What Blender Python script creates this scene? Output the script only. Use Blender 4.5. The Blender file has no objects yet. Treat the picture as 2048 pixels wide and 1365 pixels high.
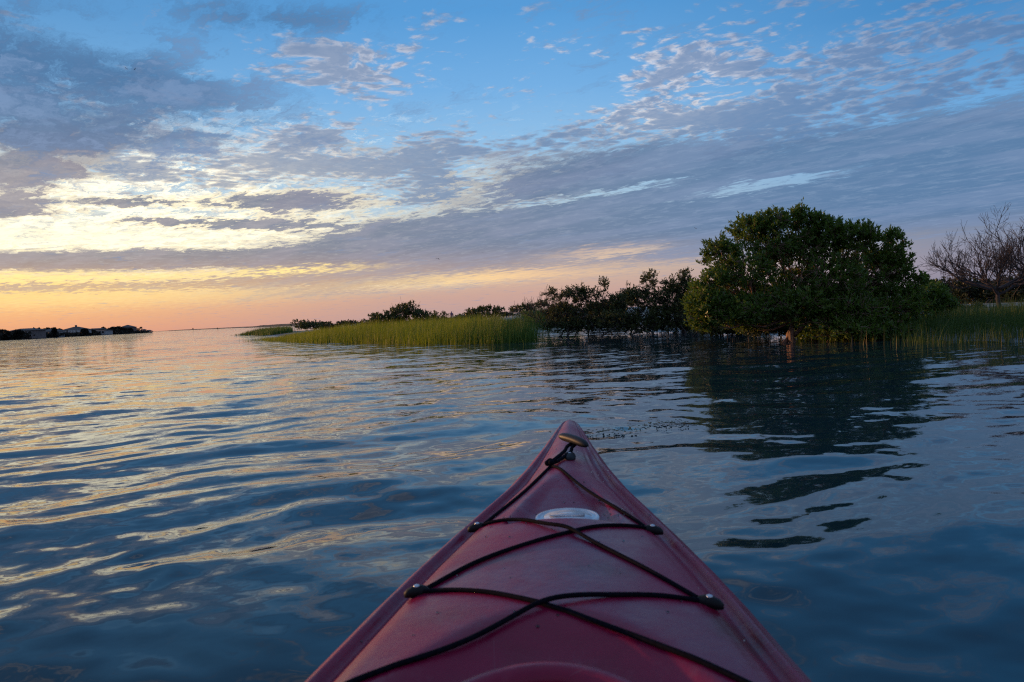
import bpy, bmesh, math, random
import numpy as np
from mathutils import Vector, Matrix

random.seed(7)
rng = np.random.default_rng(7)
scn = bpy.context.scene
COL = scn.collection
EYE = 0.75                                   # camera height above the water, metres

# ------------------------------------------------------------------ camera
cam_data = bpy.data.cameras.new('camera')
cam = bpy.data.objects.new('camera', cam_data)
COL.objects.link(cam)
cam_data.sensor_width = 23.5
cam_data.lens = 18.0
cam_data.clip_start = 0.05
cam_data.clip_end = 30000
cam_data.dof.use_dof = True
cam_data.dof.focus_distance = 17.0
cam_data.dof.aperture_fstop = 6.3
PITCH, ROLL = math.atan(51.2/1569.0), math.atan(0.045)
_f = Vector((0, math.cos(PITCH), -math.sin(PITCH)))
_r0 = Vector((1, 0, 0)); _u0 = _r0.cross(_f)
_r = math.cos(ROLL)*_r0 - math.sin(ROLL)*_u0
_u = math.sin(ROLL)*_r0 + math.cos(ROLL)*_u0
cam.matrix_world = Matrix.Translation((0, 0, EYE)) @ Matrix((_r, _u, -_f)).transposed().to_4x4()
scn.camera = cam

# ------------------------------------------------------------------ colour management
scn.view_settings.view_transform = 'Standard'
scn.view_settings.look = 'None'
scn.view_settings.exposure = 0.14
scn.view_settings.gamma = 1.0
scn.view_settings.use_curve_mapping = False
scn.cycles.max_bounces = 6
scn.cycles.diffuse_bounces = 3
scn.cycles.glossy_bounces = 4
scn.cycles.transmission_bounces = 4
scn.cycles.transparent_max_bounces = 6
scn.cycles.caustics_reflective = False
scn.cycles.caustics_refractive = False
scn.cycles.sample_clamp_indirect = 4.0
scn.cycles.use_denoising = False
scn.cycles.pixel_filter_type = 'BLACKMAN_HARRIS'
scn.cycles.filter_width = 1.2

# ------------------------------------------------------------------ node maths helper
def lin(c):
    c = c/255.0
    return c/12.92 if c <= 0.04045 else ((c+0.055)/1.055)**2.4
def RGB(r, g, b, k=1.0):
    return (lin(r)*k, lin(g)*k, lin(b)*k, 1.0)

class N:
    """socket wrapper so node trees can be written as expressions"""
    nt = None
    def __init__(s, sock): s.k = sock
    @staticmethod
    def m(op, *a, clamp=False):
        n = N.nt.nodes.new('ShaderNodeMath'); n.operation = op; n.use_clamp = clamp
        for i, x in enumerate(a):
            if isinstance(x, N): N.nt.links.new(x.k, n.inputs[i])
            else: n.inputs[i].default_value = float(x)
        return N(n.outputs[0])
    def __add__(s, o): return N.m('ADD', s, o)
    __radd__ = __add__
    def __sub__(s, o): return N.m('SUBTRACT', s, o)
    def __rsub__(s, o): return N.m('SUBTRACT', o, s)
    def __mul__(s, o): return N.m('MULTIPLY', s, o)
    __rmul__ = __mul__
    def __truediv__(s, o): return N.m('DIVIDE', s, o)
    def __rtruediv__(s, o): return N.m('DIVIDE', o, s)
    def clamp(s): return N.m('ADD', s, 0.0, clamp=True)
    def ss(s, a, b, lo=0.0, hi=1.0, smooth=True):
        n = N.nt.nodes.new('ShaderNodeMapRange')
        n.interpolation_type = 'SMOOTHSTEP' if smooth else 'LINEAR'
        N.nt.links.new(s.k, n.inputs[0])
        for i, v in enumerate((a, b, lo, hi)): n.inputs[1+i].default_value = v
        return N(n.outputs[0])

def vec(x, y, z):
    n = N.nt.nodes.new('ShaderNodeCombineXYZ')
    for i, v in enumerate((x, y, z)):
        if isinstance(v, N): N.nt.links.new(v.k, n.inputs[i])
        else: n.inputs[i].default_value = float(v)
    return N(n.outputs[0])
def noise(v, scale, detail=4, rough=0.55, dist=0.0, lac=2.0, colour=False, dim='3D'):
    n = N.nt.nodes.new('ShaderNodeTexNoise'); n.noise_dimensions = dim
    if v is not None: N.nt.links.new(v.k, n.inputs['Vector'])
    n.inputs['Scale'].default_value = scale; n.inputs['Detail'].default_value = detail
    n.inputs['Roughness'].default_value = rough; n.inputs['Distortion'].default_value = dist
    n.inputs['Lacunarity'].default_value = lac
    return N(n.outputs['Color' if colour else 'Fac'])
def voro(v, scale, rand=1.0, dim='3D'):
    n = N.nt.nodes.new('ShaderNodeTexVoronoi'); n.feature = 'F1'; n.voronoi_dimensions = dim
    N.nt.links.new(v.k, n.inputs['Vector'])
    n.inputs['Scale'].default_value = scale
    n.inputs['Randomness'].default_value = rand
    return N(n.outputs['Distance'])
def mix(f, a, b):
    n = N.nt.nodes.new('ShaderNodeMix'); n.data_type = 'RGBA'; n.clamp_factor = True
    for s, v in ((n.inputs[0], f), (n.inputs[6], a), (n.inputs[7], b)):
        if isinstance(v, N): N.nt.links.new(v.k, s)
        elif isinstance(v, tuple): s.default_value = v
        else: s.default_value = float(v)
    return N(n.outputs[2])
def ramp(f, stops, interp='LINEAR'):
    n = N.nt.nodes.new('ShaderNodeValToRGB'); cr = n.color_ramp; cr.interpolation = interp
    while len(cr.elements) > 1: cr.elements.remove(cr.elements[-1])
    cr.elements[0].position, cr.elements[0].color = stops[0]
    for p, c in stops[1:]:
        e = cr.elements.new(p); e.color = c
    N.nt.links.new(f.k, n.inputs[0])
    return N(n.outputs[0])
def sep(v):
    n = N.nt.nodes.new('ShaderNodeSeparateXYZ'); N.nt.links.new(v.k, n.inputs[0])
    return N(n.outputs[0]), N(n.outputs[1]), N(n.outputs[2])

# ------------------------------------------------------------------ sun (low, veiled, beyond the left edge of the view)
SUN_AZ, SUN_EL = math.radians(-62), math.radians(4.0)
sd = bpy.data.lights.new('sun', 'SUN'); sd.energy = 2.8
sd.angle = math.radians(0.6); sd.color = (1.0, 0.50, 0.20)
sun = bpy.data.objects.new('sun', sd); COL.objects.link(sun)
to_sun = Vector((math.sin(SUN_AZ)*math.cos(SUN_EL), math.cos(SUN_AZ)*math.cos(SUN_EL), math.sin(SUN_EL)))
sun.rotation_euler = to_sun.to_track_quat('Z', 'Y').to_euler()
sun.location = to_sun*40

# ------------------------------------------------------------------ sky
world = bpy.data.worlds.new('World'); scn.world = world; world.use_nodes = True
N.nt = world.node_tree
for n in list(N.nt.nodes): N.nt.nodes.remove(n)
tc = N.nt.nodes.new('ShaderNodeTexCoord')
dx, dy, dz = sep(N(tc.outputs['Generated']))
az = N.m('ARCTAN2', dx, dy)*57.29578            # degrees from the view axis, + = right
el = N.m('ARCSINE', dz)*57.29578
zc = N.m('MAXIMUM', dz, 0.0)
# cloud deck seen in perspective: streaks run towards azimuth -38 (the sunset)
SA = math.radians(-38)
along = dx*math.sin(SA) + dy*math.cos(SA)
perp = dx*math.cos(SA) - dy*math.sin(SA)
iz = 1.0/(zc + 0.035)
S_, T_ = along*iz, perp*iz
def sn(su, tv, off, scale, detail=4, rough=0.6, colour=False):   # 2-D noise on the cloud deck
    return noise(vec(S_*su+off, T_*tv+off*1.7, 0.0), scale, detail, rough, colour=colour, dim='2D')
# soft displacement of the mask coordinates
w1 = sep(sn(0.35, 0.8, 3.1, 1.2, 3, 0.6, True))
azw = az + (w1[0]-0.5)*9.0
elw = el + (w1[1]-0.5)*3.0
def blob(a0, e0, ra, re, tilt=0.0, fine=True):
    A, E_ = (azw, elw) if fine else (az, el)
    da, de = A-a0, E_-e0
    if tilt:
        de = de - da*tilt
    da, de = da/ra, de/re
    return N.m('EXPONENT', (da*da+de*de)*-1.0)

# clear-air colours by elevation, three azimuths
def eramp(lst): return ramp(el.ss(0, 40, 0, 1, smooth=False), [(e/40.0, RGB(*c)) for e, c in lst])
left = eramp([(0,(232,160,124)),(1.5,(244,182,128)),(3.2,(255,212,132)),(5.5,(252,240,202)),(8.5,(214,226,226)),(11,(160,198,226)),(15,(122,176,222)),(20,(92,152,206)),(32,(88,138,190)),(40,(104,142,188))])
mid = eramp([(0,(188,156,154)),(1.5,(202,164,152)),(3,(208,180,160)),(5,(192,186,186)),(8,(168,198,220)),(12,(146,192,230)),(16,(116,174,226)),(21,(86,154,214)),(32,(84,136,192)),(40,(104,142,188))])
right = eramp([(0,(132,130,150)),(2,(146,143,162)),(4.5,(120,136,162)),(7,(122,160,198)),(12,(108,166,218)),(18,(66,134,194)),(32,(76,122,176)),(40,(100,138,184))])
back = eramp([(0,(160,148,160)),(3,(162,156,172)),(8,(154,162,184)),(20,(134,152,184)),(40,(108,142,186))])
sky = mix(az.ss(-34, -4), left, mid)
sky = mix(az.ss(2, 34), sky, right)
aaz = N.m('ABSOLUTE', az+25.0)
sky = mix(aaz.ss(60, 125), sky, back)

# --- thin high wisps lit by the sunset
fw = sep(sn(1.6, 3.2, 4.4, 2.2, 5, 0.64, True))   # fine raggedness
azf = az + (fw[0]-0.5)*5.0
elf = el + (fw[1]-0.5)*1.5
def fblob(a0, e0, ra, re, tilt=0.0):
    da, de = azf-a0, elf-e0
    if tilt: de = de - da*tilt
    da, de = da/ra, de/re
    return N.m('EXPONENT', (da*da+de*de)*-1.0)
wn = noise(vec(S_*1.1+fw[0]*0.6, T_*2.6+fw[1]*1.2, 0), 2.6, 6, 0.68, dim='2D')
glow = blob(-25, 8.6, 10, 3.4) + blob(-28, 6.6, 14, 1.5)*0.8
sky = mix(((wn.ss(0.40, 0.58))*glow*1.6).clamp()*0.97, sky, RGB(255,247,220,1.3))
sky = mix(fblob(-34, 6.2, 17, 0.9)*0.75, sky, RGB(255,244,204,1.3))
mo = noise(vec(S_*2.0+fw[0]*0.5, T_*3.6+fw[1]*0.9, 0), 3.0, 6, 0.7, dim='2D')
sky = mix((mo.ss(0.50, 0.64)*(blob(-26, 8.2, 13, 3.2)+blob(-12, 10.5, 14, 2.6)).clamp())*0.55, sky, RGB(176,184,196))
sky = mix(((1.0-mo).ss(0.56, 0.70)*blob(-18, 10.5, 16, 3.4))*0.8, sky, RGB(255,248,228,1.2))

# --- altocumulus: small puffs
pw = sep(sn(0.9, 0.9, 0.0, 3.0, 2, 0.5, True))
pu, pt = S_*0.95+pw[0]*0.14, T_*1.0+pw[1]*0.14
pv2 = vec(pu, pt, 0)
pf = noise(pv2, 11.0, 5, 0.62, dim='2D')
pf2 = noise(pv2, 2.0, 2, 0.5, dim='2D')
pc = 1.0 - voro(pv2, 15.0, dim='2D')
pd = pf*0.72 + pc*0.24 + (pf2-0.5)*1.0
pr_r = blob(21, 12.6, 13, 3.0, 0.03)*1.05 + blob(12.5, 14.4, 4.5, 1.9)*0.95 + blob(29, 15.4, 9, 3.0)*0.75
pr_l = blob(-30, 13.5, 10, 4.5)*0.55 + blob(-10, 11.2, 13, 2.4)*0.95 + blob(-21, 12.4, 7, 2.4)*0.85 + blob(-2, 9.6, 13, 2.0)*0.9 + blob(-9, 16.5, 6, 1.6)*0.62
puff_reg = (pr_r + pr_l + blob(1, 18.0, 32, 4.4)*0.54 + blob(6, 12.9, 5, 0.8)*0.4 + aaz.ss(70, 110)*0.5 + el.ss(21, 32)*0.78).clamp()
pq = pd + puff_reg*0.50
puff = pq.ss(0.80, 1.03)
lit = noise(vec(pu+0.020, pt-0.020, 0), 11.0, 4, 0.62, dim='2D')
litf = ((pf-lit)*5.0 + 0.40).clamp()
sunny = (blob(-17, 10.5, 13, 5, 0, False)*0.9 + blob(11, 14.8, 5.0, 2.6, 0, False)*1.0 + blob(-3, 18.0, 22, 4, 0, False)*0.75 + blob(20, 15, 14, 4, 0, False)*0.35 + el.ss(21, 30)*0.7).clamp()
dense = pq.ss(0.96, 1.12)
shade_c = mix(az.ss(-26, 28), RGB(116,136,168), RGB(80,120,168))
lit_c = mix(el.ss(8, 16), RGB(255,238,208), RGB(222,219,225))
edge_c = mix((litf*0.75+0.25)*sunny, shade_c, lit_c)
puff_c = mix(dense*0.9, edge_c, mix(0.2*sunny, shade_c, lit_c))
sky = mix(puff*0.86, sky, puff_c)

# --- grey altostratus bands
bn = sn(0.25, 0.8, 2.0, 2.4, 5, 0.62)
bf = noise(vec(S_*1.6+fw[0]*0.5, T_*2.8+fw[1]*0.8, 0), 3.2, 6, 0.68, dim='2D')
q = zc/(N.m('MAXIMUM', perp, 0.02))              # slope of the streak line: 0.07 low edge ... 0.35 ragged top
band = (q.ss(0.035, 0.115)*(1.0-q.ss(0.135, 0.30))*az.ss(-28, -8))*1.15
band = band + blob(6.5, 10.3, 9, 1.9, 0.0)*0.95 + blob(28, 8.9, 13, 1.9, 0.03)*0.75 + blob(-4, 7.2, 12, 1.6)*0.5 + blob(15, 6.3, 16, 1.3, 0.03)*0.4
band = band - fblob(19.0, 8.25, 6.8, 0.50, 0.075)*1.5 - fblob(9, 8.65, 5, 0.26, 0.06)*0.8 - fblob(2.5, 8.0, 4, 0.25, 0.05)*0.6 - fblob(7.5, 4.25, 4.4, 0.45, 0.06)*0.75
low = (blob(-24, 4.75, 17, 0.75, 0.010, False)*1.5 + fblob(-31, 3.1, 12, 0.22)*1.0 + fblob(-24, 2.9, 10, 0.16)*0.8
       + fblob(-15, 3.3, 8, 0.40, 0.02)*0.6)
ldark = (fblob(-32.0, 10.2, 4.6, 1.0)*1.3 + fblob(-33, 8.0, 3.4, 0.80)*1.25 + fblob(-16, 8.6, 6.0, 0.75)*1.1 + fblob(-25.5, 8.5, 3.6, 0.32)*1.0
         + fblob(-23.5, 7.3, 3.4, 0.30)*0.85 + fblob(-18, 7.0, 6, 0.42)*0.9 + blob(-32, 12.2, 7, 1.0)*0.9 + blob(-9, 6.3, 7, 0.8)*0.6 + blob(-9, 12.2, 6, 0.6)*0.5)
cov = band + low + ldark
bd = (cov + (bn-0.5)*1.0 + (bf-0.5)*1.5).ss(0.30, 0.86)
bc = mix(az.ss(-34, 30), RGB(128,130,144), RGB(88,122,162))
bc = mix(el.ss(5.8, 2.4), bc, mix(az.ss(-34, 20), RGB(204,162,136), RGB(148,146,162)))
bc = mix(bf.ss(0.45, 0.75)*0.40, bc, mix(az.ss(-20, 20), RGB(186,182,184), RGB(144,166,196)))
bc = mix(bn.ss(0.42, 0.62)*0.40, bc, mix(az.ss(-30, 20), RGB(170,158,166), RGB(128,148,184)))
sky = mix(bd*0.92, sky, bc)
# bright fringes along the broken edges
fr = (bd*(1.0-bd)*4.0)*(blob(-22, 7.6, 12, 3.0, 0, False) + blob(-8, 3.1, 7, 0.7, 0, False)*0.9 + blob(-6, 9.5, 10, 2.5, 0, False)*0.35)
sky = mix((fr*0.80).clamp(), sky, RGB(255,240,200,1.2))

# --- big soft blue-grey cloud in the upper left
cn = noise(vec(S_*0.9+fw[0]*0.35, T_*1.3+fw[1]*0.5, 0), 2.6, 6, 0.66, dim='2D')
big = (blob(-34, 16, 8, 6)*0.85 + blob(-23, 16.0, 8.5, 2.2, -0.10)*0.95 + blob(-26, 12.8, 10, 1.5)*0.85 + blob(-15, 20.6, 9, 1.5, 0)*0.8
       + aaz.ss(60, 100)*0.45 + el.ss(24, 40)*0.35)
bm = (big + (cn-0.5)*3.0).ss(0.18, 1.10)
bigc = mix(el.ss(9, 17), RGB(110,128,158), RGB(74,114,158))
sky = mix(bm*0.92, sky, mix(cn.ss(0.45, 0.70)*0.45, bigc, RGB(142,166,204)))

# golden strips low between the bands
gs = (fblob(-32, 3.65, 13, 0.26)*0.9 + fblob(-15, 3.85, 5.0, 0.20, 0.02)*1.0 + fblob(-1, 2.9, 8.0, 0.42, 0.02)*1.0
      + fblob(-30, 2.4, 16, 0.7)*0.45 + fblob(6.5, 4.25, 4.0, 0.36, 0.05)*0.45)*(0.35+bf*1.1)
sky = mix(gs.clamp(), sky, mix(az.ss(-20, 5), RGB(255,228,150,1.15), RGB(246,204,156)))
nish = N.nt.nodes.new('ShaderNodeTexSky'); nish.sky_type = 'NISHITA'; nish.sun_disc = False
nish.sun_elevation = SUN_EL; nish.sun_rotation = SUN_AZ; nish.dust_density = 1.5
bg_n = N.nt.nodes.new('ShaderNodeBackground'); N.nt.links.new(nish.outputs[0], bg_n.inputs[0]); bg_n.inputs[1].default_value = 0.05
bg = N.nt.nodes.new('ShaderNodeBackground'); N.nt.links.new(sky.k, bg.inputs[0]); bg.inputs[1].default_value = 0.97
mx = N.nt.nodes.new('ShaderNodeMixShader'); mx.inputs[0].default_value = 0.95
N.nt.links.new(bg_n.outputs[0], mx.inputs[1]); N.nt.links.new(bg.outputs[0], mx.inputs[2])
wo = N.nt.nodes.new('ShaderNodeOutputWorld'); N.nt.links.new(mx.outputs[0], wo.inputs[0])
world.cycles.sampling_method = 'MANUAL'; world.cycles.sample_map_resolution = 512

# ------------------------------------------------------------------ object helpers
def tag(o, label=None, cat=None, group=None, kind=None):
    if label: o['label'] = label
    if cat: o['category'] = cat
    if group: o['group'] = group
    if kind: o['kind'] = kind
    return o
def empty(name, loc, label=None, cat=None, group=None, rz=0.0):
    o = bpy.data.objects.new(name, None); COL.objects.link(o)
    o.location = loc; o.rotation_euler = (0, 0, rz); o.empty_display_size = 0.2
    return tag(o, label, cat, group)
def link_mesh(name, me, mat, parent=None, smooth=False):
    if mat is not None: me.materials.append(mat)
    if smooth: me.polygons.foreach_set('use_smooth', np.ones(len(me.polygons), dtype=bool))
    o = bpy.data.objects.new(name, me); COL.objects.link(o)
    if parent is not None: o.parent = parent
    return o
def np_mesh(name, V, F, mat, parent=None, smooth=False, tint=None, origin=None):
    """V (n,3); F either (m,k) array or list of such arrays; V in world space, origin = parent's location"""
    V = np.asarray(V, dtype=np.float32)
    if origin is not None: V = V - np.asarray(origin, dtype=np.float32)
    Fs = F if isinstance(F, list) else [F]
    me = bpy.data.meshes.new(name)
    nl = sum(f.size for f in Fs); nf = sum(len(f) for f in Fs)
    me.vertices.add(len(V)); me.vertices.foreach_set('co', V.ravel())
    me.loops.add(nl); me.polygons.add(nf)
    me.loops.foreach_set('vertex_index', np.concatenate([f.ravel() for f in Fs]).astype(np.int32))
    tot = np.concatenate([np.full(len(f), f.shape[1]) for f in Fs])
    me.polygons.foreach_set('loop_start', np.concatenate([[0], np.cumsum(tot)[:-1]]).astype(np.int32))
    me.update(calc_edges=True)
    if tint is not None:
        a = me.attributes.new('tint', 'FLOAT', 'POINT'); a.data.foreach_set('value', np.asarray(tint, dtype=np.float32))
    return link_mesh(name, me, mat, parent, smooth)
def box(bm, x0, x1, y0, y1, z0, z1, M=None):
    vs = [bm.verts.new((x, y, z)) for z in (z0, z1) for x, y in ((x0, y0), (x1, y0), (x1, y1), (x0, y1))]
    if M is not None:
        for v in vs: v.co = M @ v.co
    for f in ((3, 2, 1, 0), (4, 5, 6, 7), (0, 1, 5, 4), (1, 2, 6, 5), (2, 3, 7, 6), (3, 0, 4, 7)):
        bm.faces.new([vs[i] for i in f])
def poly(bm, pts):
    return bm.faces.new([bm.verts.new(p) for p in pts])
def bm_obj(name, bm, mat, parent=None, smooth=False):
    me = bpy.data.meshes.new(name)
    bmesh.ops.recalc_face_normals(bm, faces=bm.faces)
    bm.to_mesh(me); bm.free()
    return link_mesh(name, me, mat, parent, smooth)
def new_mat(name):
    m = bpy.data.materials.new(name); m.use_nodes = True
    nt = m.node_tree
    p = nt.nodes['Principled BSDF']
    N.nt = nt
    return m, nt, p
def setc(nt, sock, v):
    if isinstance(v, N): nt.links.new(v.k, sock)
    else: sock.default_value = v
def obj_co(nt):
    n = nt.nodes.new('ShaderNodeTexCoord'); return N(n.outputs['Object'])
def pos_co(nt):
    n = nt.nodes.new('ShaderNodeNewGeometry'); return N(n.outputs['Position'])
def bump(nt, p, h, strength=0.3, dist=0.01):
    b = nt.nodes.new('ShaderNodeBump'); b.inputs['Strength'].default_value = strength; b.inputs['Distance'].default_value = dist
    nt.links.new(h.k, b.inputs['Height']); nt.links.new(b.outputs[0], p.inputs['Normal'])
def L3(r, g, b): return (r, g, b, 1.0)
def simple(name, c1, c2=None, scale=8.0, rough=0.6, bumpd=0.0, spec=0.5):
    m, nt, p = new_mat(name)
    co = obj_co(nt)
    n = noise(co, scale, 4, 0.6)
    setc(nt, p.inputs['Base Color'], mix(n.ss(0.35, 0.65), L3(*c1), L3(*(c2 or tuple(x*0.75 for x in c1)))))
    p.inputs['Roughness'].default_value = rough; p.inputs['Specular IOR Level'].default_value = spec
    if bumpd: bump(nt, p, n, 0.6, bumpd)
    return m
def attr(nt, name):
    n = nt.nodes.new('ShaderNodeAttribute'); n.attribute_name = name
    return N(n.outputs['Fac'])
def leafy(name, dark, light, trans=(0.10, 0.16, 0.02), rough=0.45, scale=1.2, tw=0.3):
    m, nt, p = new_mat(name)
    t = attr(nt, 'tint'); n = noise(pos_co(nt), scale, 3, 0.6)
    f = (t*0.65 + n.ss(0.3, 0.7)*0.45).clamp()
    c = mix(f, L3(*dark), L3(*light))
    setc(nt, p.inputs['Base Color'], c); p.inputs['Roughness'].default_value = rough
    p.inputs['Specular IOR Level'].default_value = 0.35
    tr = nt.nodes.new('ShaderNodeBsdfTranslucent'); setc(nt, tr.inputs[0], mix(f, L3(*[x*0.6 for x in trans]), L3(*trans)))
    mx = nt.nodes.new('ShaderNodeMixShader'); mx.inputs[0].default_value = tw
    nt.links.new(p.outputs[0], mx.inputs[1]); nt.links.new(tr.outputs[0], mx.inputs[2])
    nt.links.new(mx.outputs[0], nt.nodes['Material Output'].inputs[0])
    return m

# ------------------------------------------------------------------ water
def smooth01(x): x = np.clip(x, 0, 1); return x*x*(3-2*x)
def build_water():
    th = np.concatenate([np.radians(np.arange(-41, 41.001, 0.12)), np.radians(np.linspace(43, 317, 110))])
    rs = [0.03, 0.15]
    r = 0.3
    while r < 14000:
        rs.append(r)
        r += min(max(0.012, 0.7*r*r/589.0), 0.13*r)
    R = np.array(rs); nr, nt_ = len(R), len(th)
    RR, TT = np.meshgrid(R, th, indexing='ij')
    X, Y = RR*np.sin(TT), RR*np.cos(TT)
    dr = np.maximum(0.012, 0.7*RR**2/589.0)
    g = np.random.default_rng(21)
    # open water to the left is choppier, the lee of the mangroves is calm
    chop = 0.58 + 0.42*smooth01((1.4 - X + 0.10*(Y-4))/3.6)
    chop *= 1.0 - 0.35*smooth01((Y-10)/8)*smooth01((X+6)/6)
    wx = X + 0.28*np.sin(0.9*Y+0.4*X) + 0.10*np.sin(2.3*X-1.7*Y+1.0)
    wy = Y + 0.22*np.sin(1.1*X-0.5*Y+2.0) + 0.08*np.sin(2.9*X+2.1*Y)
    Z = np.zeros_like(X)
    Nw = 110
    for i in range(Nw):
        lam = math.exp(g.uniform(math.log(0.10), math.log(1.9)))
        sd = 15 + 34*(1-min(lam/1.4, 1))
        a = math.radians(-20 + g.normal()*sd)
        k = 2*math.pi/lam
        kx, ky = math.sin(a)*k, math.cos(a)*k
        s = 0.108*math.sqrt(2.0/Nw)*(0.55 if lam < 0.22 else (1.0 if lam < 1.1 else 0.85))*g.uniform(0.6, 1.5)
        lenv = g.uniform(2.0, 5.0)*max(lam, 0.4)
        ea, ep = g.uniform(0, 6.28), g.uniform(0, 6.28, 2)
        env = 0.55 + 0.45*np.sin((X*math.cos(ea)+Y*math.sin(ea))*6.28/(lenv*2)+ep[0])*np.sin((Y*math.cos(ea)-X*math.sin(ea))*6.28/(lenv*2.7)+ep[1])
        fade = np.clip(lam/(3.2*dr) - 0.6, 0, 1)
        Z += (s/k)*env*fade*chop*np.sin(kx*wx+ky*wy+g.uniform(0, 6.28))
    Z *= 1.0 + 0.50*(1-smooth01((RR-2.2)/3.4))*smooth01((0.6-X)/1.2)
    Z[RR > 150] = 0
    V = np.stack([X, Y, Z], -1).reshape(-1, 3)
    i, j = np.meshgrid(np.arange(nr-1), np.arange(nt_), indexing='ij')
    j2 = (j+1) % nt_
    F = np.stack([i*nt_+j, i*nt_+j2, (i+1)*nt_+j2, (i+1)*nt_+j], -1).reshape(-1, 4)
    m, nt, p = new_mat('water')
    P = pos_co(nt); px, py, pz = sep(P)
    ch = attr(nt, 'tint')
    # ripples as slope noise, crests lying across the view
    def slopes(su, sv, scale, det, off):
        c = noise(vec(px*su+py*0.25*su, py*sv-px*0.3*sv, off), scale, det, 0.55, colour=True)
        return sep(c)
    a1 = slopes(0.55, 1.0, 5.0, 3, 0.0)
    a2 = slopes(0.7, 1.0, 19.0, 3, 4.0)
    a3 = slopes(0.45, 1.0, 1.1, 3, 9.0)
    pat = noise(vec(px*0.25, py*0.35, 2.0), 1.0, 3, 0.6).ss(0.35, 0.65)      # cat's-paws: ruffled and slick patches
    dist = N.m('SQRT', px*px+py*py)
    far = dist.ss(5, 28)
    amp = ch*(0.45+pat*0.9)
    k1, k2, k3 = amp*(0.26+far*0.50), amp*(0.09+far*0.26), amp*far*0.55
    sx = (a1[0]-0.5)*k1*0.6 + (a2[0]-0.5)*k2 + (a3[0]-0.5)*k3*0.5
    sy = (a1[1]-0.5)*k1 + (a2[1]-0.5)*k2 + (a3[1]-0.5)*k3
    ge = nt.nodes.new('ShaderNodeNewGeometry')
    ad = nt.nodes.new('ShaderNodeVectorMath'); ad.operation = 'ADD'
    nt.links.new(ge.outputs['Normal'], ad.inputs[0]); nt.links.new(vec(sx, sy, 0.0).k, ad.inputs[1])
    nn = nt.nodes.new('ShaderNodeVectorMath'); nn.operation = 'NORMALIZE'; nt.links.new(ad.outputs[0], nn.inputs[0])
    nt.links.new(nn.outputs[0], p.inputs['Normal'])
    silt = noise(vec(px, py, 0), 0.35, 3, 0.5)
    setc(nt, p.inputs['Base Color'], mix(silt, L3(0.006, 0.025, 0.036), L3(0.010, 0.034, 0.044)))
    p.inputs['Roughness'].default_value = 0.035
    p.inputs['IOR'].default_value = 1.38
    w = np_mesh('water', V, F, m, smooth=True, tint=chop.reshape(-1))
    tag(w, 'rippled tidal water reflecting the sunset sky', kind='structure')
build_water()

# ------------------------------------------------------------------ land
SHORE = np.array([(-26, 78), (-21, 66), (-15.5, 52), (-12.5, 44), (-7.0, 32), (-3.2, 26.2), (0.3, 22.8), (0.9, 27), (1.2, 38), (1.5, 48), (4.6, 47),
                  (7.2, 38), (5.2, 31.0), (4.6, 27.2), (5.6, 23.5), (6.1, 19.5), (6.9, 16.2), (6.7, 13.4), (7.4, 12.0), (10, 10.0), (30, -6),
                  (420, -60), (420, 900), (150, 900), (20, 260), (-6, 130)], dtype=float)
def shore_dist(X, Y):
    P = SHORE; Q = np.roll(P, -1, axis=0)
    best = np.full(X.shape, 1e9); inside = np.zeros(X.shape, bool)
    for (ax, ay), (bx, by) in zip(P, Q):
        vx, vy = bx-ax, by-ay
        t = np.clip(((X-ax)*vx+(Y-ay)*vy)/(vx*vx+vy*vy), 0, 1)
        d = np.hypot(X-ax-t*vx, Y-ay-t*vy); best = np.minimum(best, d)
        c = ((ay > Y) != (by > Y)) & (X < (bx-ax)*(Y-ay)/(by-ay+1e-12)+ax)
        inside ^= c
    return np.where(inside, best, -best)
DUNES = [(-10.1, 50, 1.3, 2.5, 0.62), (-3.3, 51, 1.3, 2.6, 0.74), (-6.5, 56, 5, 3, 0.30), (1.2, 52, 2.2, 2.6, 0.66), (6, 56, 7, 4, 0.60), (15, 34, 3.0, 3.0, 0.12),
         (18, 60, 10, 8, 0.65), (34, 62, 12, 10, 0.8), (60, 90, 30, 20, 1.0)]
def land_z(X, Y):
    X = np.asarray(X, float); Y = np.asarray(Y, float)
    d = shore_dist(X, Y) + 0.35*np.sin(X*0.9+Y*0.37)+0.22*np.sin(X*2.1-Y*1.3)
    z = np.where(d < 0, np.maximum(d*0.10, -0.6), 0.24*(1-np.exp(-np.maximum(d, 0)*0.28)))
    for cx, cy, sx, sy, h in DUNES:
        z = z + h*np.exp(-((X-cx)/sx)**2-((Y-cy)/sy)**2)
    return z + 0.02*np.sin(X*3.1+1.3*Y)*np.sin(Y*2.3-X)*(d > 0)
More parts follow.
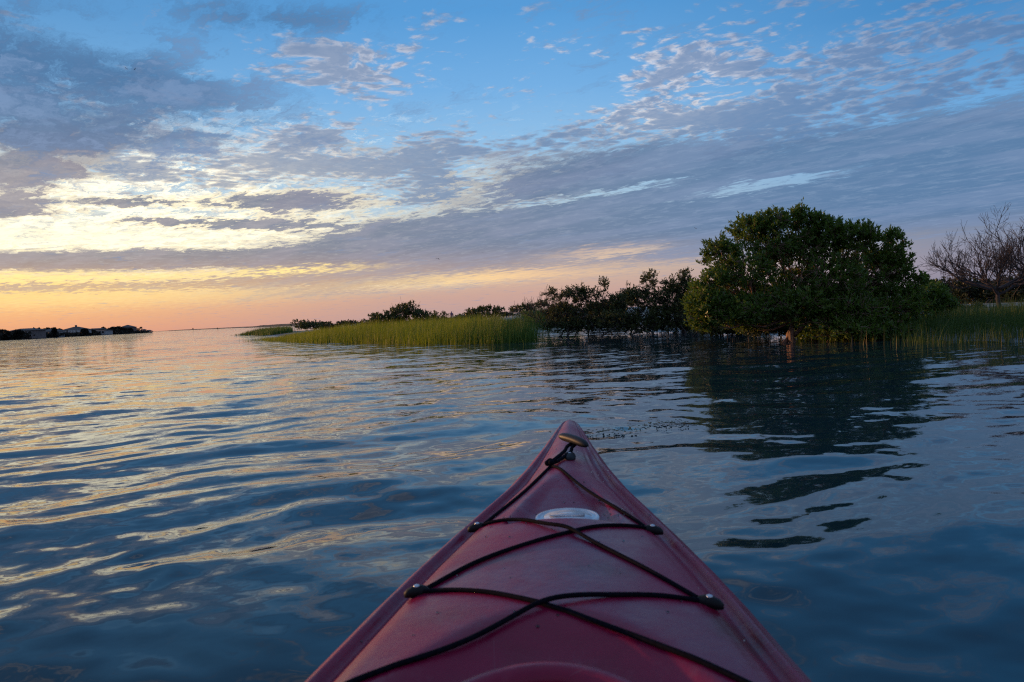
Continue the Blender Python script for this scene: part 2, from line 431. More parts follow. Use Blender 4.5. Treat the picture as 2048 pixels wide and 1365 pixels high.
def build_land():
    t = np.linspace(0, 1, 300); s = np.linspace(0, 1, 260)
    Yv = 4 + 120*t + 760*t**5
    Xv = -34 + 90*s + 360*s**6
    XX, YY = np.meshgrid(Xv, Yv, indexing='ij')
    ZZ = land_z(XX, YY)
    nx, ny = XX.shape
    i, j = np.meshgrid(np.arange(nx-1), np.arange(ny-1), indexing='ij')
    F = np.stack([i*ny+j, (i+1)*ny+j, (i+1)*ny+j+1, i*ny+j+1], -1).reshape(-1, 4)
    m, nt, p = new_mat('sand')
    P = pos_co(nt); x, y, z = sep(P)
    n1 = noise(P, 0.6, 5, 0.6); n2 = noise(P, 14, 4, 0.65)
    dry = mix(n2.ss(0.35, 0.7), L3(0.44, 0.41, 0.37), L3(0.33, 0.30, 0.27))
    dry = mix((n1.ss(0.44, 0.60)*(1.0-z.ss(0.45, 0.75))), dry, L3(0.06, 0.065, 0.035))
    wet = L3(0.075, 0.068, 0.055)
    c = mix(z.ss(0.03, 0.20), wet, dry)
    setc(nt, p.inputs['Base Color'], c)
    setc(nt, p.inputs['Roughness'], z.ss(0.0, 0.10, 0.35, 0.9))
    bump(nt, p, n2, 0.5, 0.04)
    o = np_mesh('ground', np.stack([XX, YY, ZZ], -1).reshape(-1, 3), F, m, smooth=True)
    tag(o, 'low sandy island with small pale dunes', kind='structure')
build_land()

# ------------------------------------------------------------------ pixel-free placement: view azimuth (deg) and distance
def spot(px, Y):
    """ground point on the view column px of the photograph (horizon level), at depth Y metres"""
    return (px-1024.0)/1569.0*Y
def lift(px, py, Y):
    """world z of photo point (px,py) at depth Y"""
    hy = 677.4-0.045*px
    return EYE + (hy-py)/1569.0*Y

def tubes(P, Rd, sides=4):
    """P (n,k,3) polylines, Rd (n,k) radii -> V, F"""
    n, k, _ = P.shape
    D = np.gradient(P, axis=1); D /= np.linalg.norm(D, axis=2, keepdims=True)+1e-9
    ref = np.where(np.abs(D[..., 2:3]) > 0.9, np.array([1.0, 0, 0]), np.array([0, 0, 1.0]))
    U = np.cross(D, ref); U /= np.linalg.norm(U, axis=2, keepdims=True)+1e-9
    W = np.cross(D, U)
    a = np.arange(sides)*2*np.pi/sides
    V = P[:, :, None, :] + Rd[:, :, None, None]*(np.cos(a)[None, None, :, None]*U[:, :, None, :] + np.sin(a)[None, None, :, None]*W[:, :, None, :])
    base = (np.arange(n)*k*sides)[:, None, None]
    i = np.arange(k-1)[None, :, None]; j = np.arange(sides)[None, None, :]
    j2 = (j+1) % sides
    F = np.stack([base+i*sides+j, base+i*sides+j2, base+(i+1)*sides+j2, base+(i+1)*sides+j], -1).reshape(-1, 4)
    return V.reshape(-1, 3), F
def merge(parts):
    Vs, Fs, o = [], [], 0
    for V, F in parts:
        Vs.append(V); Fs.append(F+o); o += len(V)
    return np.concatenate(Vs), np.concatenate(Fs)
def unit(v): return v/(np.linalg.norm(v, axis=-1, keepdims=True)+1e-9)
def leaves(g, tips, dirs, per, L, Wd, spread=0.14, up=0.25, jitter=0.85):
    n = len(tips)
    T = np.repeat(tips, per, 0); D = np.repeat(dirs, per, 0); m = n*per
    t = g.random((m, 1))
    pos = T - D*t*spread + g.normal(size=(m, 3))*0.008
    d = unit(D*0.6 + g.normal(size=(m, 3))*jitter*0.6 + np.array([0, 0, up]))
    side = unit(np.cross(d, unit(g.normal(size=(m, 3)))))
    nrm = np.cross(side, d)
    l = L*g.uniform(0.7, 1.25, (m, 1)); w = Wd*g.uniform(0.75, 1.2, (m, 1))
    a = pos; b = pos+d*l*0.5+side*w*0.5+nrm*w*0.12; c = pos+d*l; e = pos+d*l*0.5-side*w*0.5+nrm*w*0.12
    V = np.stack([a, b, c, e], 1).reshape(-1, 3)
    F = (np.arange(m)*4)[:, None]+np.arange(4)[None, :]
    tint = np.repeat(np.clip(g.normal(0.45, 0.22, m), 0, 1), 4)
    return V, F, tint
def path(g, A, B, k, sag=0.0, jit=0.06):
    """n curved polylines from A to B (n,3)"""
    n = len(A); t = np.linspace(0, 1, k)[None, :, None]
    P = A[:, None, :]*(1-t)+B[:, None, :]*t
    Ln = np.linalg.norm(B-A, axis=1)[:, None, None]
    bow = np.sin(np.pi*t)
    P = P + bow*g.normal(size=(n, 1, 3))*jit*Ln + bow*np.array([0, 0, -sag])*Ln
    P[:, 1:-1] += g.normal(size=(n, k-2, 3))*jit*0.25*Ln
    return P

def plant(name, label, cat, base, lobes, leafL, leafW, per, woodmat, leafmat, seed, feet=None, stems=3, stem_r=0.05, twig_r=0.004, group=None,
          base_spread=0.1, bare=None, fork=0.35, shell=0.55):
    """lobes: (x,y,z,rx,ry,rz,n_sprigs) in world coordinates"""
    g = np.random.default_rng(seed)
    root = empty(name, base, label, cat, group)
    base = np.array(base, float)
    parts = []
    roots = base + np.concatenate([g.normal(size=(stems, 2))*base_spread, np.full((stems, 1), -0.12)], 1)
    lob = np.array([l[:7] for l in lobes], float)
    cen = lob[:, :3].mean(0)
    if feet is not None: roots = base + np.array([(a, b, -0.12) for a, b in feet])
    forks = []
    for s in range(stems):
        f = roots[s]*(1-fork)+cen*fork + g.normal(size=3)*0.12*np.linalg.norm(cen-base)*np.array([1, 1, 0.4])
        f[2] = base[2]+(cen[2]-base[2])*fork*g.uniform(0.8, 1.2)
        forks.append(f)
    forks = np.array(forks)
    P = path(g, roots, forks, 7, 0, 0.07)
    sr_ = np.linspace(stem_r*1.25, stem_r*0.72, 7)[None, :]*g.uniform(0.75, 1.15, (stems, 1))
    if base_spread > 0.15:
        for s in range(stems):
            V, F = tubes(P[s:s+1], sr_[s:s+1], 6); np_mesh('stem', V, F, woodmat, root, smooth=True, origin=base)
    else: parts.append(tubes(P, sr_, 8))
    tipsA, dirsA = [], []
    subs_all = []
    for L in lob:
        c, rad, ns = L[:3], L[3:6], int(L[6])
        s = np.argmin(np.linalg.norm((forks-c)*np.array([1, 1, .3]), axis=1)+g.random(stems)*0.3)
        P = path(g, forks[s:s+1], c[None], 7, 0.06, 0.08)
        parts.append(tubes(P, np.linspace(stem_r*0.5, stem_r*0.2, 7)[None, :], 5))
        m = max(3, ns//16)
        dd = unit(g.normal(size=(m, 3))); sub = c+dd*rad*g.uniform(0.25, 0.72, (m, 1))
        st = P[0][g.integers(3, 7, m)]
        PP = path(g, st, sub, 5, 0.05, 0.07)
        parts.append(tubes(PP, np.linspace(stem_r*0.17, stem_r*0.08, 5)[None, :]*np.ones((m, 1)), 4))
        # sprigs
        k = g.integers(0, m, ns)
        dv = unit(g.normal(size=(ns, 3))*0.9 + unit(sub[k]-c)*0.5+np.array([0, 0, 0.25]))
        tip = c+dv*rad*(1-g.random((ns, 1))**1.6*(1-shell))*np.where(g.random((ns, 1)) < 0.11, g.uniform(1.12, 1.5, (ns, 1)), g.uniform(0.82, 1.14, (ns, 1)))
        kk = np.argmin(np.linalg.norm(tip[:, None]-sub[None], axis=2), axis=1) if ns*m < 400000 else k
        S = sub[kk]
        Lv = tip-S; ln = np.linalg.norm(Lv, axis=1, keepdims=True)
        PP = path(g, S, tip, 4, 0.04, 0.07)
        parts.append(tubes(PP, np.linspace(twig_r*1.5, twig_r*0.6, 4)[None, :]*np.ones((ns, 1)), 3))
        tipsA.append(tip); dirsA.append(unit(unit(PP[:, -1]-PP[:, -2]) + np.array([0, 0, 0.45])))
    tips, dirs = np.concatenate(tipsA), np.concatenate(dirsA)
    if bare is not None:
        keep = ~bare(tips, g); tips, dirs = tips[keep], dirs[keep]
    V, F = merge(parts)
    np_mesh('branches' if base_spread > 0.15 else 'trunk', V, F, woodmat, root, smooth=True, origin=base)
    V, F, t = leaves(g, tips, dirs, per, leafL, leafW)
    np_mesh('crown', V, F, leafmat, root, tint=t, origin=base)
    return root

bark_m = simple('bark_grey_brown', (0.16, 0.115, 0.085), (0.08, 0.06, 0.045), 18, 0.85, 0.01)
trunk_m = simple('trunk_reddish_bark', (0.30, 0.17, 0.12), (0.17, 0.10, 0.075), 14, 0.8, 0.01)
twig_m = simple('twig_dark', (0.050, 0.034, 0.028), (0.03, 0.022, 0.02), 12, 0.85)
bare_m = simple('bare_wood_purple_brown', (0.062, 0.046, 0.046), (0.04, 0.032, 0.034), 10, 0.85)
leaf_tree = leafy('mangrove_leaf', (0.050, 0.105, 0.018), (0.125, 0.200, 0.034), (0.20, 0.28, 0.03), rough=0.34, tw=0.38)
leaf_bush = leafy('scrub_leaf', (0.046, 0.062, 0.022), (0.105, 0.120, 0.036), (0.12, 0.13, 0.03))
leaf_far = leafy('far_scrub_leaf', (0.030, 0.040, 0.022), (0.060, 0.072, 0.032), (0.06, 0.07, 0.02))

# ------------------------------------------------------------------ big mangrove standing in the water
TY = 14.95
def lobe(px, py, rx, ry, ns, dY=0.0, Y0=TY, ryd=None):
    Y = Y0+dY; s = Y/1569.0
    return (spot(px, Y), Y, lift(px, py, Y), rx*s, (ryd or (0.5*rx+25))*s, ry*s, ns)
big = [lobe(1450, 510, 42, 36, 230, 0.1), lobe(1432, 555, 34, 24, 130, -0.2), lobe(1505, 462, 40, 32, 230, 0.2), lobe(1553, 444, 34, 30, 180, 0.0), lobe(1606, 436, 30, 25, 150, 0.1),
       lobe(1660, 468, 46, 34, 250, 0.0), lobe(1742, 478, 26, 32, 130, 0.1), lobe(1793, 482, 22, 30, 90, 0.1), lobe(1800, 535, 30, 40, 190, 0.2),
       lobe(1745, 545, 50, 50, 230, 0.2), lobe(1590, 520, 70, 50, 270, 0.2), lobe(1500, 545, 62, 45, 250, -0.2), lobe(1665, 560, 70, 52, 340, -0.2),
       lobe(1420, 612, 44, 38, 380, -0.3), lobe(1500, 618, 70, 34, 520, -0.4), lobe(1590, 605, 80, 40, 560, -0.3), lobe(1690, 625, 80, 44, 600, -0.3),
       lobe(1790, 610, 62, 46, 460, 0.0), lobe(1695, 656, 72, 24, 400, -0.5), lobe(1765, 660, 66, 26, 350, -0.3), lobe(1835, 560, 22, 22, 60, 0.1), lobe(1395, 575, 18, 16, 40, 0.0), lobe(1600, 580, 90, 50, 300, 0.6), lobe(1730, 605, 80, 55, 320, 0.7),
       lobe(1405, 640, 26, 18, 120, -0.2), lobe(1392, 610, 20, 22, 90, -0.1), lobe(1714, 466, 34, 26, 120, 0.0), lobe(1640, 446, 30, 22, 90, 0.1),
       lobe(1620, 488, 60, 34, 190, 0.1), lobe(1700, 505, 46, 32, 130, 0.1), lobe(1550, 496, 50, 32, 150, 0.0), lobe(1765, 515, 34, 26, 130, 0.3), lobe(1475, 580, 60, 34, 260, 0.5),
       lobe(1640, 620, 110, 40, 500, 0.9), lobe(1490, 642, 52, 18, 240, 0.5), lobe(1700, 665, 100, 18, 420, 0.8)]
T0 = (spot(1573, TY), TY, 0.0)
plant('mangrove_tree', 'large dense green mangrove standing in the water, its stout trunks caught by orange light', 'tree', T0, big,
      0.072, 0.030, 12, trunk_m, leaf_tree, 11, feet=[(-0.09, 0.0), (0.055, 0.05), (0.15, -0.03)], stems=3, stem_r=0.052, twig_r=0.0045, base_spread=0.13, fork=0.36, shell=0.5)

# ------------------------------------------------------------------ shrubs along the shore
def shrub(label, basepx, baseY, lob, seed, leafmat=leaf_bush, L=0.075, W=0.03, per=10, name='shrub', cat='shrub', stems=5, sr=0.03, wood=twig_m, bare=None, group='shrubs along the island shore', spread=0.3, z=None, twig=0.005, shell=0.45):
    bx = spot(basepx, baseY)
    bz = float(land_z(bx, baseY)) if z is None else z
    bz = max(bz, 0.0)
    return plant(name, label, cat, (bx, baseY, bz), [lobe(*l[:5], dY=(l[5] if len(l) > 5 else 0), Y0=baseY) for l in lob], L, W, per, wood, leafmat, seed,
                 stems=stems, stem_r=sr, twig_r=twig, group=group, base_spread=spread, bare=bare, fork=0.3, shell=shell)
bare60 = lambda t, g: g.random(len(t)) < 0.6
shrub('low leafy shrub at the left end of the marsh grass', 628, 45, [(600, 651, 16, 12, 60), (630, 652, 24, 10, 90), (655, 655, 18, 8, 50)], 31, L=0.13, W=0.06, per=8, twig=0.008)
shrub('dark leafy shrub behind the middle of the marsh grass, bare twigs on its left', 815, 36,
      [(760, 640, 24, 14, 90), (800, 628, 24, 18, 130), (822, 618, 15, 17, 80), (845, 632, 22, 14, 90), (865, 638, 20, 10, 60), (785, 645, 50, 12, 130)], 32, L=0.12, W=0.05, per=9, twig=0.007)
shrub('sparse leafy shoots between the dark shrub and the pale dune', 880, 38, [(876, 630, 10, 9, 16), (893, 630, 10, 7, 12), (868, 638, 20, 6, 30)], 33, L=0.12, W=0.05, per=7, twig=0.007)
shrub('rounded shrub behind the tall right end of the marsh grass', 965, 40, [(945, 626, 16, 9, 50), (970, 622, 18, 11, 70), (1000, 624, 14, 10, 50), (970, 632, 45, 8, 100)], 34, L=0.13, W=0.055, per=9, twig=0.008)
shrub('low shrub above the pale sand strip, left of the mangrove thicket', 1060, 38, [(1035, 618, 16, 7, 40), (1060, 614, 18, 8, 50), (1088, 608, 16, 10, 50)], 35, L=0.12, W=0.05, per=8, twig=0.008)
shrub('dark thicket with half-bare crown at the left end of the mangrove row', 1160, 25,
      [(1105, 592, 24, 18, 60), (1140, 598, 32, 22, 190), (1180, 596, 32, 22, 190), (1213, 572, 13, 18, 50), (1130, 630, 46, 24, 260), (1185, 630, 50, 28, 380), (1230, 612, 34, 26, 220), (1120, 650, 40, 18, 240), (1180, 652, 50, 18, 300), (1235, 645, 40, 22, 240), (1243, 602, 28, 18, 150), (1160, 585, 26, 16, 110)], 36,
      leafmat=leaf_bush, per=8, stems=9, spread=0.7, z=0, sr=0.02, bare=lambda t, g: g.random(len(t)) < 0.25)
shrub('tall scrubby mangrove in the middle of the row, spiky top', 1320, 24,
      [(1262, 590, 24, 20, 130), (1303, 560, 17, 22, 90), (1345, 572, 26, 18, 130), (1375, 555, 16, 20, 90), (1385, 580, 26, 22, 160), (1290, 600, 44, 26, 320), (1350, 600, 46, 28, 360), (1300, 632, 52, 24, 340), (1370, 632, 50, 28, 380), (1235, 640, 40, 22, 240), (1285, 652, 50, 16, 280), (1345, 652, 50, 16, 280), (1400, 650, 40, 18, 240)], 37,
      per=9, stems=10, spread=0.8, z=0, sr=0.02, bare=lambda t, g: g.random(len(t)) < 0.08)
shrub('shadowed scrub between the spiky mangrove and the big tree', 1440, 20, [(1410, 600, 34, 30, 240), (1450, 615, 46, 34, 300), (1490, 640, 44, 22, 200), (1420, 640, 36, 20, 220), (1440, 658, 50, 14, 260), (1500, 662, 44, 12, 200)], 38, per=9, stems=8, spread=0.6, z=0, sr=0.02)
shrub('dense green shrub at the right foot of the big mangrove', 1835, 17.5, [(1830, 600, 32, 30, 240), (1866, 586, 30, 22, 180), (1890, 606, 26, 18, 140), (1850, 630, 44, 28, 320), (1800, 650, 44, 22, 240)], 39, leafmat=leaf_tree, per=10, stems=6, spread=0.4)
shrub('low dark scrub line between the small left shrub and the pale dune', 690, 42, [(665, 652, 22, 7, 60), (700, 648, 26, 7, 80), (738, 647, 22, 8, 70)], 40, leafmat=leaf_far, L=0.12, W=0.05, per=8, twig=0.007, spread=0.8, sr=0.015)
shrub('low dark scrub between the pale dune and the rounded shrub', 915, 41, [(895, 640, 20, 6, 50), (925, 637, 22, 6, 60), (1020, 630, 24, 6, 60)], 41, leafmat=leaf_far, L=0.12, W=0.05, per=8, twig=0.007, spread=0.8, sr=0.015)
# low scrub along the skyline behind
def skyline(px, Y, py, h, w, label, seed):
    shrub(label, px, Y, [(px-w*0.5, py+h*0.45, w*0.42, h*0.5, 110), (px+w*0.05, py+h*0.4, w*0.40, h*0.55, 120), (px+w*0.5, py+h*0.5, w*0.42, h*0.5, 110), (px, py+h*0.9, w*0.9, h*0.45, 160)], seed,
          leafmat=leaf_far, L=0.20, W=0.10, per=8, twig=0.012, sr=0.05, spread=1.2, group='low scrub on the skyline behind the mangroves')
for k_, (px, Y, py, h, w, lb) in enumerate([
        (1125, 48, 612, 30, 34, 'low far scrub seen past the half-bare thicket'),
        (1215, 46, 606, 34, 44, 'low far scrub behind the half-bare thicket'),
        (1400, 42, 596, 40, 50, 'low far scrub behind the spiky mangrove'),
        (1890, 46, 562, 44, 50, 'dark far scrub just right of the big mangrove'),
        (1955, 44, 562, 42, 50, 'dark far scrub behind the leaning trunk of the bare tree'),
        (2030, 42, 560, 44, 48, 'dark far scrub at the right edge under the bare branches'),
        (2110, 40, 556, 48, 50, 'dark far scrub beyond the right edge of the bare tree')]):
    skyline(px, Y, py, h, w, lb, 60+k_)
shrub('shadowed undergrowth behind the trunks of the big mangrove', 1620, 17.2, [(1520, 655, 50, 18, 260), (1590, 658, 50, 18, 260), (1660, 658, 55, 18, 260), (1730, 660, 55, 18, 240), (1560, 640, 50, 20, 240), (1640, 640, 60, 20, 260)], 81, per=9, stems=8, spread=0.9, z=0, sr=0.012)
shrub('scattered low scrub on the sand right of the big mangrove', 1900, 24, [(1880, 612, 20, 9, 70), (1915, 616, 22, 7, 70), (1950, 612, 20, 8, 60)], 82, per=8, stems=6, spread=0.6, sr=0.015)

# ------------------------------------------------------------------ bare trees on the right
def bare_tree(label, base, height, lean, spread, seed, r0=0.06, levels=5, n0=7, group='bare trees on the sandy bank'):
    g = np.random.default_rng(seed)
    root = empty('bare_tree', base, label, 'tree', group)
    trunkseg, twigseg = [], []
    b = np.array(base, float)
    def grow(p, d, ln, r, lev):
        k = 6
        pts = [p]; dd = d.copy()
        for i in range(k-1):
            dd = unit(dd + g.normal(size=3)*0.13 + np.array([0, 0, 0.05 if lev > 0 else 0.0]))
            pts.append(pts[-1]+dd*ln/(k-1))
        pts = np.array(pts)
        (trunkseg if lev < 2 else twigseg).append((pts, np.linspace(r, r*0.55, k)))
        if lev >= levels: return
        n = n0 if lev == 0 else (5 if lev < 3 else 3)
        for i in range(n):
            t = g.uniform(0.35, 1.0) if lev > 0 else g.uniform(0.75, 1.0)
            q = pts[min(k-1, int(t*(k-1)+0.5))]
            ang = g.uniform(0.3, 0.85)
            ax = unit(np.cross(dd, g.normal(size=3)))
            nd = unit(dd*math.cos(ang)+ax*math.sin(ang)+np.array([0, 0, 0.16]))
            if lev == 0:
                a = 6.283*(i+g.random()*0.6)/n
                nd = unit(np.array([math.cos(a)*spread, math.sin(a)*spread*0.8, g.uniform(0.2, 0.85)]))
            grow(q, nd, ln*g.uniform(0.5, 0.78) if lev > 0 else height*g.uniform(0.44, 0.62), r*(0.52 if lev > 0 else 0.55), lev+1)
    grow(b+np.array([0, 0, -0.1]), unit(np.array([lean, 0, 1.0])), height*0.36, r0, 0)
    for nm, sg, sd in (('trunk', trunkseg, 7), ('branches', twigseg, 3)):
        P = np.array([s[0] for s in sg]); Rr = np.maximum(np.array([s[1] for s in sg]), 0.0042)
        V, F = tubes(P, Rr, sd)
        np_mesh(nm, V, F, bare_m, root, smooth=True, origin=b)
    return root
bx = spot(2003, 25)
bare_tree('wide leafless tree with a forked dark trunk on the sandy bank', (bx, 25, float(land_z(bx, 25))), 2.1, -0.15, 2.0, 5, r0=0.085, n0=9)
bx = spot(2110, 27)
bare_tree('second leafless tree, its dense twigs entering at the right edge', (bx, 27, float(land_z(bx, 27))), 2.7, -0.05, 1.2, 9, r0=0.08, n0=9)
bx = spot(795, 37)
bare_tree('small grey leafless sapling poking out of the dark shrub', (bx, 37, float(land_z(bx, 37))), 1.35, 0.0, 0.8, 13, r0=0.02, levels=3, n0=6, group=None)
bx = spot(1098, 25.5)
bare_tree('spindly leafless sapling at the left end of the mangrove thicket', (bx, 25.5, 0.0), 1.55, -0.1, 0.9, 17, r0=0.02, levels=3, n0=6, group=None)

# ------------------------------------------------------------------ marsh grass
def grass(name, label, pts, hts, mat, seed, w=0.012, lean=0.19, nseg=3):
    g = np.random.default_rng(seed)
    n = len(pts)
    a = g.uniform(0, 6.283, n); lv = np.abs(g.normal(size=n))*lean
    ld = np.stack([np.cos(a), np.sin(a), np.zeros(n)], 1)*lv[:, None] + np.array([0.05, 0.0, 0])   # slight set to the right
    wd = np.stack([-np.sin(a+0.6), np.cos(a+0.6), np.zeros(n)], 1)
    h = hts*np.clip(g.normal(0.90, 0.20, n), 0.35, 1.45)
    ww = w*g.uniform(0.7, 1.3, n)
    rows = []
    for i in range(nseg+1):
        t = i/nseg
        c = pts + ld*(h*t*t)[:, None] + np.array([0, 0, 1.0])*(h*t*(1-0.12*t*lv*4))[:, None]
        s = ww*(1-t**1.5*0.95)*0.5
        rows += [c-wd*s[:, None], c+wd*s[:, None]]
    V = np.stack(rows, 1)
    k = 2*(nseg+1)
    b = (np.arange(n)*k)[:, None]
    F = np.concatenate([b+np.array([[2*i, 2*i+1, 2*i+3, 2*i+2]]) for i in range(nseg)])
    tint = np.repeat(np.clip(g.normal(0.45, 0.25, n), 0, 1), k)
    o = np_mesh(name, V.reshape(-1, 3), F, mat, tint=tint)
    tag(o, label, 'grass', kind='stuff')
    return o
def in_poly(poly_, n, g):
    poly_ = np.array(poly_); lo, hi = poly_.min(0), poly_.max(0)
    out = np.zeros((0, 2))
    while len(out) < n:
        q = g.uniform(lo, hi, (n*2, 2)); ins = np.zeros(len(q), bool)
        P, Q = poly_, np.roll(poly_, -1, axis=0)
        for (ax, ay), (bx_, by) in zip(P, Q):
            ins ^= ((ay > q[:, 1]) != (by > q[:, 1])) & (q[:, 0] < (bx_-ax)*(q[:, 1]-ay)/(by-ay+1e-12)+ax)
        out = np.concatenate([out, q[ins]])
    return out[:n]
grass_gold = leafy('marsh_grass_olive', (0.110, 0.165, 0.016), (0.255, 0.285, 0.028), (0.34, 0.38, 0.02), 0.55, 0.5, 0.45)
grass_green = leafy('marsh_grass_green', (0.055, 0.115, 0.020), (0.120, 0.200, 0.032), (0.10, 0.16, 0.02), 0.55, 0.6, 0.4)
grass_dark = leafy('marsh_grass_dark', (0.030, 0.066, 0.014), (0.075, 0.130, 0.024), (0.09, 0.14, 0.02), 0.55, 0.6, 0.35)
g_ = np.random.default_rng(3)
def patch(name, label, poly_, n, hfun, mat, seed, w, edge=0.0, clump=0.0):
    q = in_poly(poly_, n, g_) + g_.normal(size=(n, 2))*np.where(g_.random((n, 1)) < 0.25, 0.34, 0.10)
    if clump:
        q = q + g_.normal(size=q.shape)*clump*np.sin(q[:, :1]*3.1+q[:, 1:]*2.3)
    z = np.maximum(land_z(q[:, 0], q[:, 1]), -0.12)
    return grass(name, label, np.column_stack([q, z]), hfun(q), mat, seed, w)
def main_h(q):
    r = 0.24+0.36*smooth01((q[:, 0]+14.5)/9.5) + 0.07*np.sin(q[:, 0]*1.3)*np.sin(q[:, 1]*0.7) + 0.05*np.sin(q[:, 0]*4.1+q[:, 1]*1.9)
    return r
patch('marsh_grass', 'broad bed of olive-gold marsh grass growing out of the water in front of the dunes',
      [(-14.6, 43.5), (-11.5, 38.3), (-9.2, 33.6), (-7.4, 30.6), (-5.6, 28.4), (-3.7, 25.0), (-1.8, 22.4), (-0.4, 21.0), (-0.3, 22.5), (-0.2, 30), (-1.5, 36), (-7, 42), (-12.5, 45.5), (-14.2, 46)], 56000, main_h, grass_gold, 71, 0.013, clump=0.15)
patch('marsh_grass', 'tall deep green grass at the right end of the marsh bed beside the inlet',
      [(-1.4, 22.0), (-0.2, 20.9), (0.55, 21.2), (0.62, 23.5), (0.5, 30), (-1.0, 31)], 9000, lambda q: np.full(len(q), 0.60)+0.05*np.sin(q[:, 0]*9), grass_green, 72, 0.013, clump=0.08)
patch('marsh_grass', 'small low spit of dark grass far left of the main bed',
      [(-27.8, 78), (-24, 73), (-19.5, 63), (-18.5, 66), (-21, 74), (-25, 80)], 6000, lambda q: 0.25+0.30*smooth01((q[:, 0]+28)/4), grass_green, 73, 0.03)
patch('marsh_grass', 'green grass on the far bank behind the inlet',
      [(0.9, 47), (4.0, 45.5), (4.2, 50), (0.6, 52)], 4000, lambda q: np.full(len(q), 0.62), grass_green, 74, 0.02)
patch('marsh_grass', 'bright green grass at the right edge below the bare trees',
      [(6.4, 12.6), (7.1, 11.8), (8.0, 11.2), (10.5, 9.8), (14, 9.8), (17, 20), (11, 21.0), (8.4, 17.0), (7.2, 14.4)], 26000, lambda q: 0.34+0.10*np.sin(q[:, 0]*2.3+q[:, 1])+0.06*np.sin(q[:, 0]*7), grass_dark, 75, 0.008, clump=0.12)
q = in_poly([(4.9, 13.2), (6.3, 11.9), (7.4, 10.6), (9, 9.2), (9.5, 10), (6.6, 13), (5.2, 14)], 130, g_)
grass('grass_stalks', 'thin brown stalks standing in the water below the big mangrove', np.column_stack([q, np.full(len(q), -0.1)]), np.full(len(q), 0.34), leafy('stalk', (0.06, 0.05, 0.02), (0.12, 0.10, 0.03)), 76, 0.008)
# mangrove breathing roots in front of the sand
q = np.concatenate([in_poly([(2.2, 25.5), (5.0, 20.2), (5.6, 21), (5.4, 26), (3.6, 28)], 420, g_), in_poly([(4.4, 15.6), (6.2, 13.4), (6.9, 14.5), (6.0, 17.5), (4.9, 18)], 160, g_)])
grass('breathing_roots', 'thin dark mangrove breathing roots standing in the shallows', np.column_stack([q, np.full(len(q), -0.1)]), g_.uniform(0.13, 0.26, len(q)),
      leafy('root_dark', (0.03, 0.024, 0.02), (0.06, 0.045, 0.035), (0.03, 0.02, 0.01), 0.8, 1, 0.05), 77, 0.022, lean=0.05)

# drifting bits of seagrass just beyond the bow
def drift(label, cx, cy, lx, ly, n, seed):
    g = np.random.default_rng(seed)
    c = np.column_stack([g.normal(cx, lx, n), g.normal(cy, ly, n), np.full(n, 0.004)])
    c[:, 2] += g.uniform(0, 0.012, n)
    a = g.uniform(0, 6.28, n); L = g.uniform(0.012, 0.05, n); w = g.uniform(0.003, 0.008, n)
    d = np.stack([np.cos(a), np.sin(a), g.normal(0, 0.12, n)], 1); s_ = np.stack([-np.sin(a), np.cos(a), g.normal(0, 0.2, n)], 1)
    t = np.linspace(-1, 1, 5); rows = []
    for k in t:
        m_ = c + d*(L*k)[:, None]*0.5 + np.array([0, 0, 1.0])*(0.006*(1-k*k)*g.random(n))[:, None]
        rows += [m_-s_*(w*(1-0.7*k*k))[:, None], m_+s_*(w*(1-0.7*k*k))[:, None]]
    V = np.stack(rows, 1).reshape(-1, 3); b = (np.arange(n)*10)[:, None]
    F = np.concatenate([b+np.array([[2*i, 2*i+1, 2*i+3, 2*i+2]]) for i in range(4)])
    o = np_mesh('floating_seagrass', V, F, drift_m, tint=np.repeat(g.random(n), 10)); tag(o, label, 'seaweed', kind='stuff')
drift_m = leafy('drift_brown', (0.045, 0.040, 0.018), (0.13, 0.11, 0.04), (0.05, 0.04, 0.02), 0.5, 3, 0.1)
drift('scattered brown bits of seagrass floating just right of the bow tip', 0.62, 4.85, 0.15, 0.05, 70, 1)
drift('larger drift of brown seagrass floating beyond the bow, toward the tree reflection', 0.98, 5.05, 0.10, 0.045, 80, 2)

# ------------------------------------------------------------------ far shore on the left: strip of land, houses, palms
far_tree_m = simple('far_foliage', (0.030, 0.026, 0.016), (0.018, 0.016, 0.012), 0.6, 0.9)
far_bark = simple('far_bark', (0.05, 0.035, 0.028), None, 1.0, 0.9)
wall_m = simple('far_house_wall', (0.42, 0.40, 0.40), (0.36, 0.34, 0.34), 0.5, 0.8)
wall_tan = simple('far_house_wall_tan', (0.20, 0.15, 0.14), (0.16, 0.12, 0.11), 0.5, 0.8)
roof_m = simple('far_roof', (0.09, 0.07, 0.065), (0.07, 0.055, 0.05), 0.8, 0.8)
glass_m = simple('far_window_glass', (0.015, 0.018, 0.022), None, 1.0, 0.15)
rail_m = simple('far_white_trim', (0.55, 0.54, 0.54), None, 1.0, 0.7)

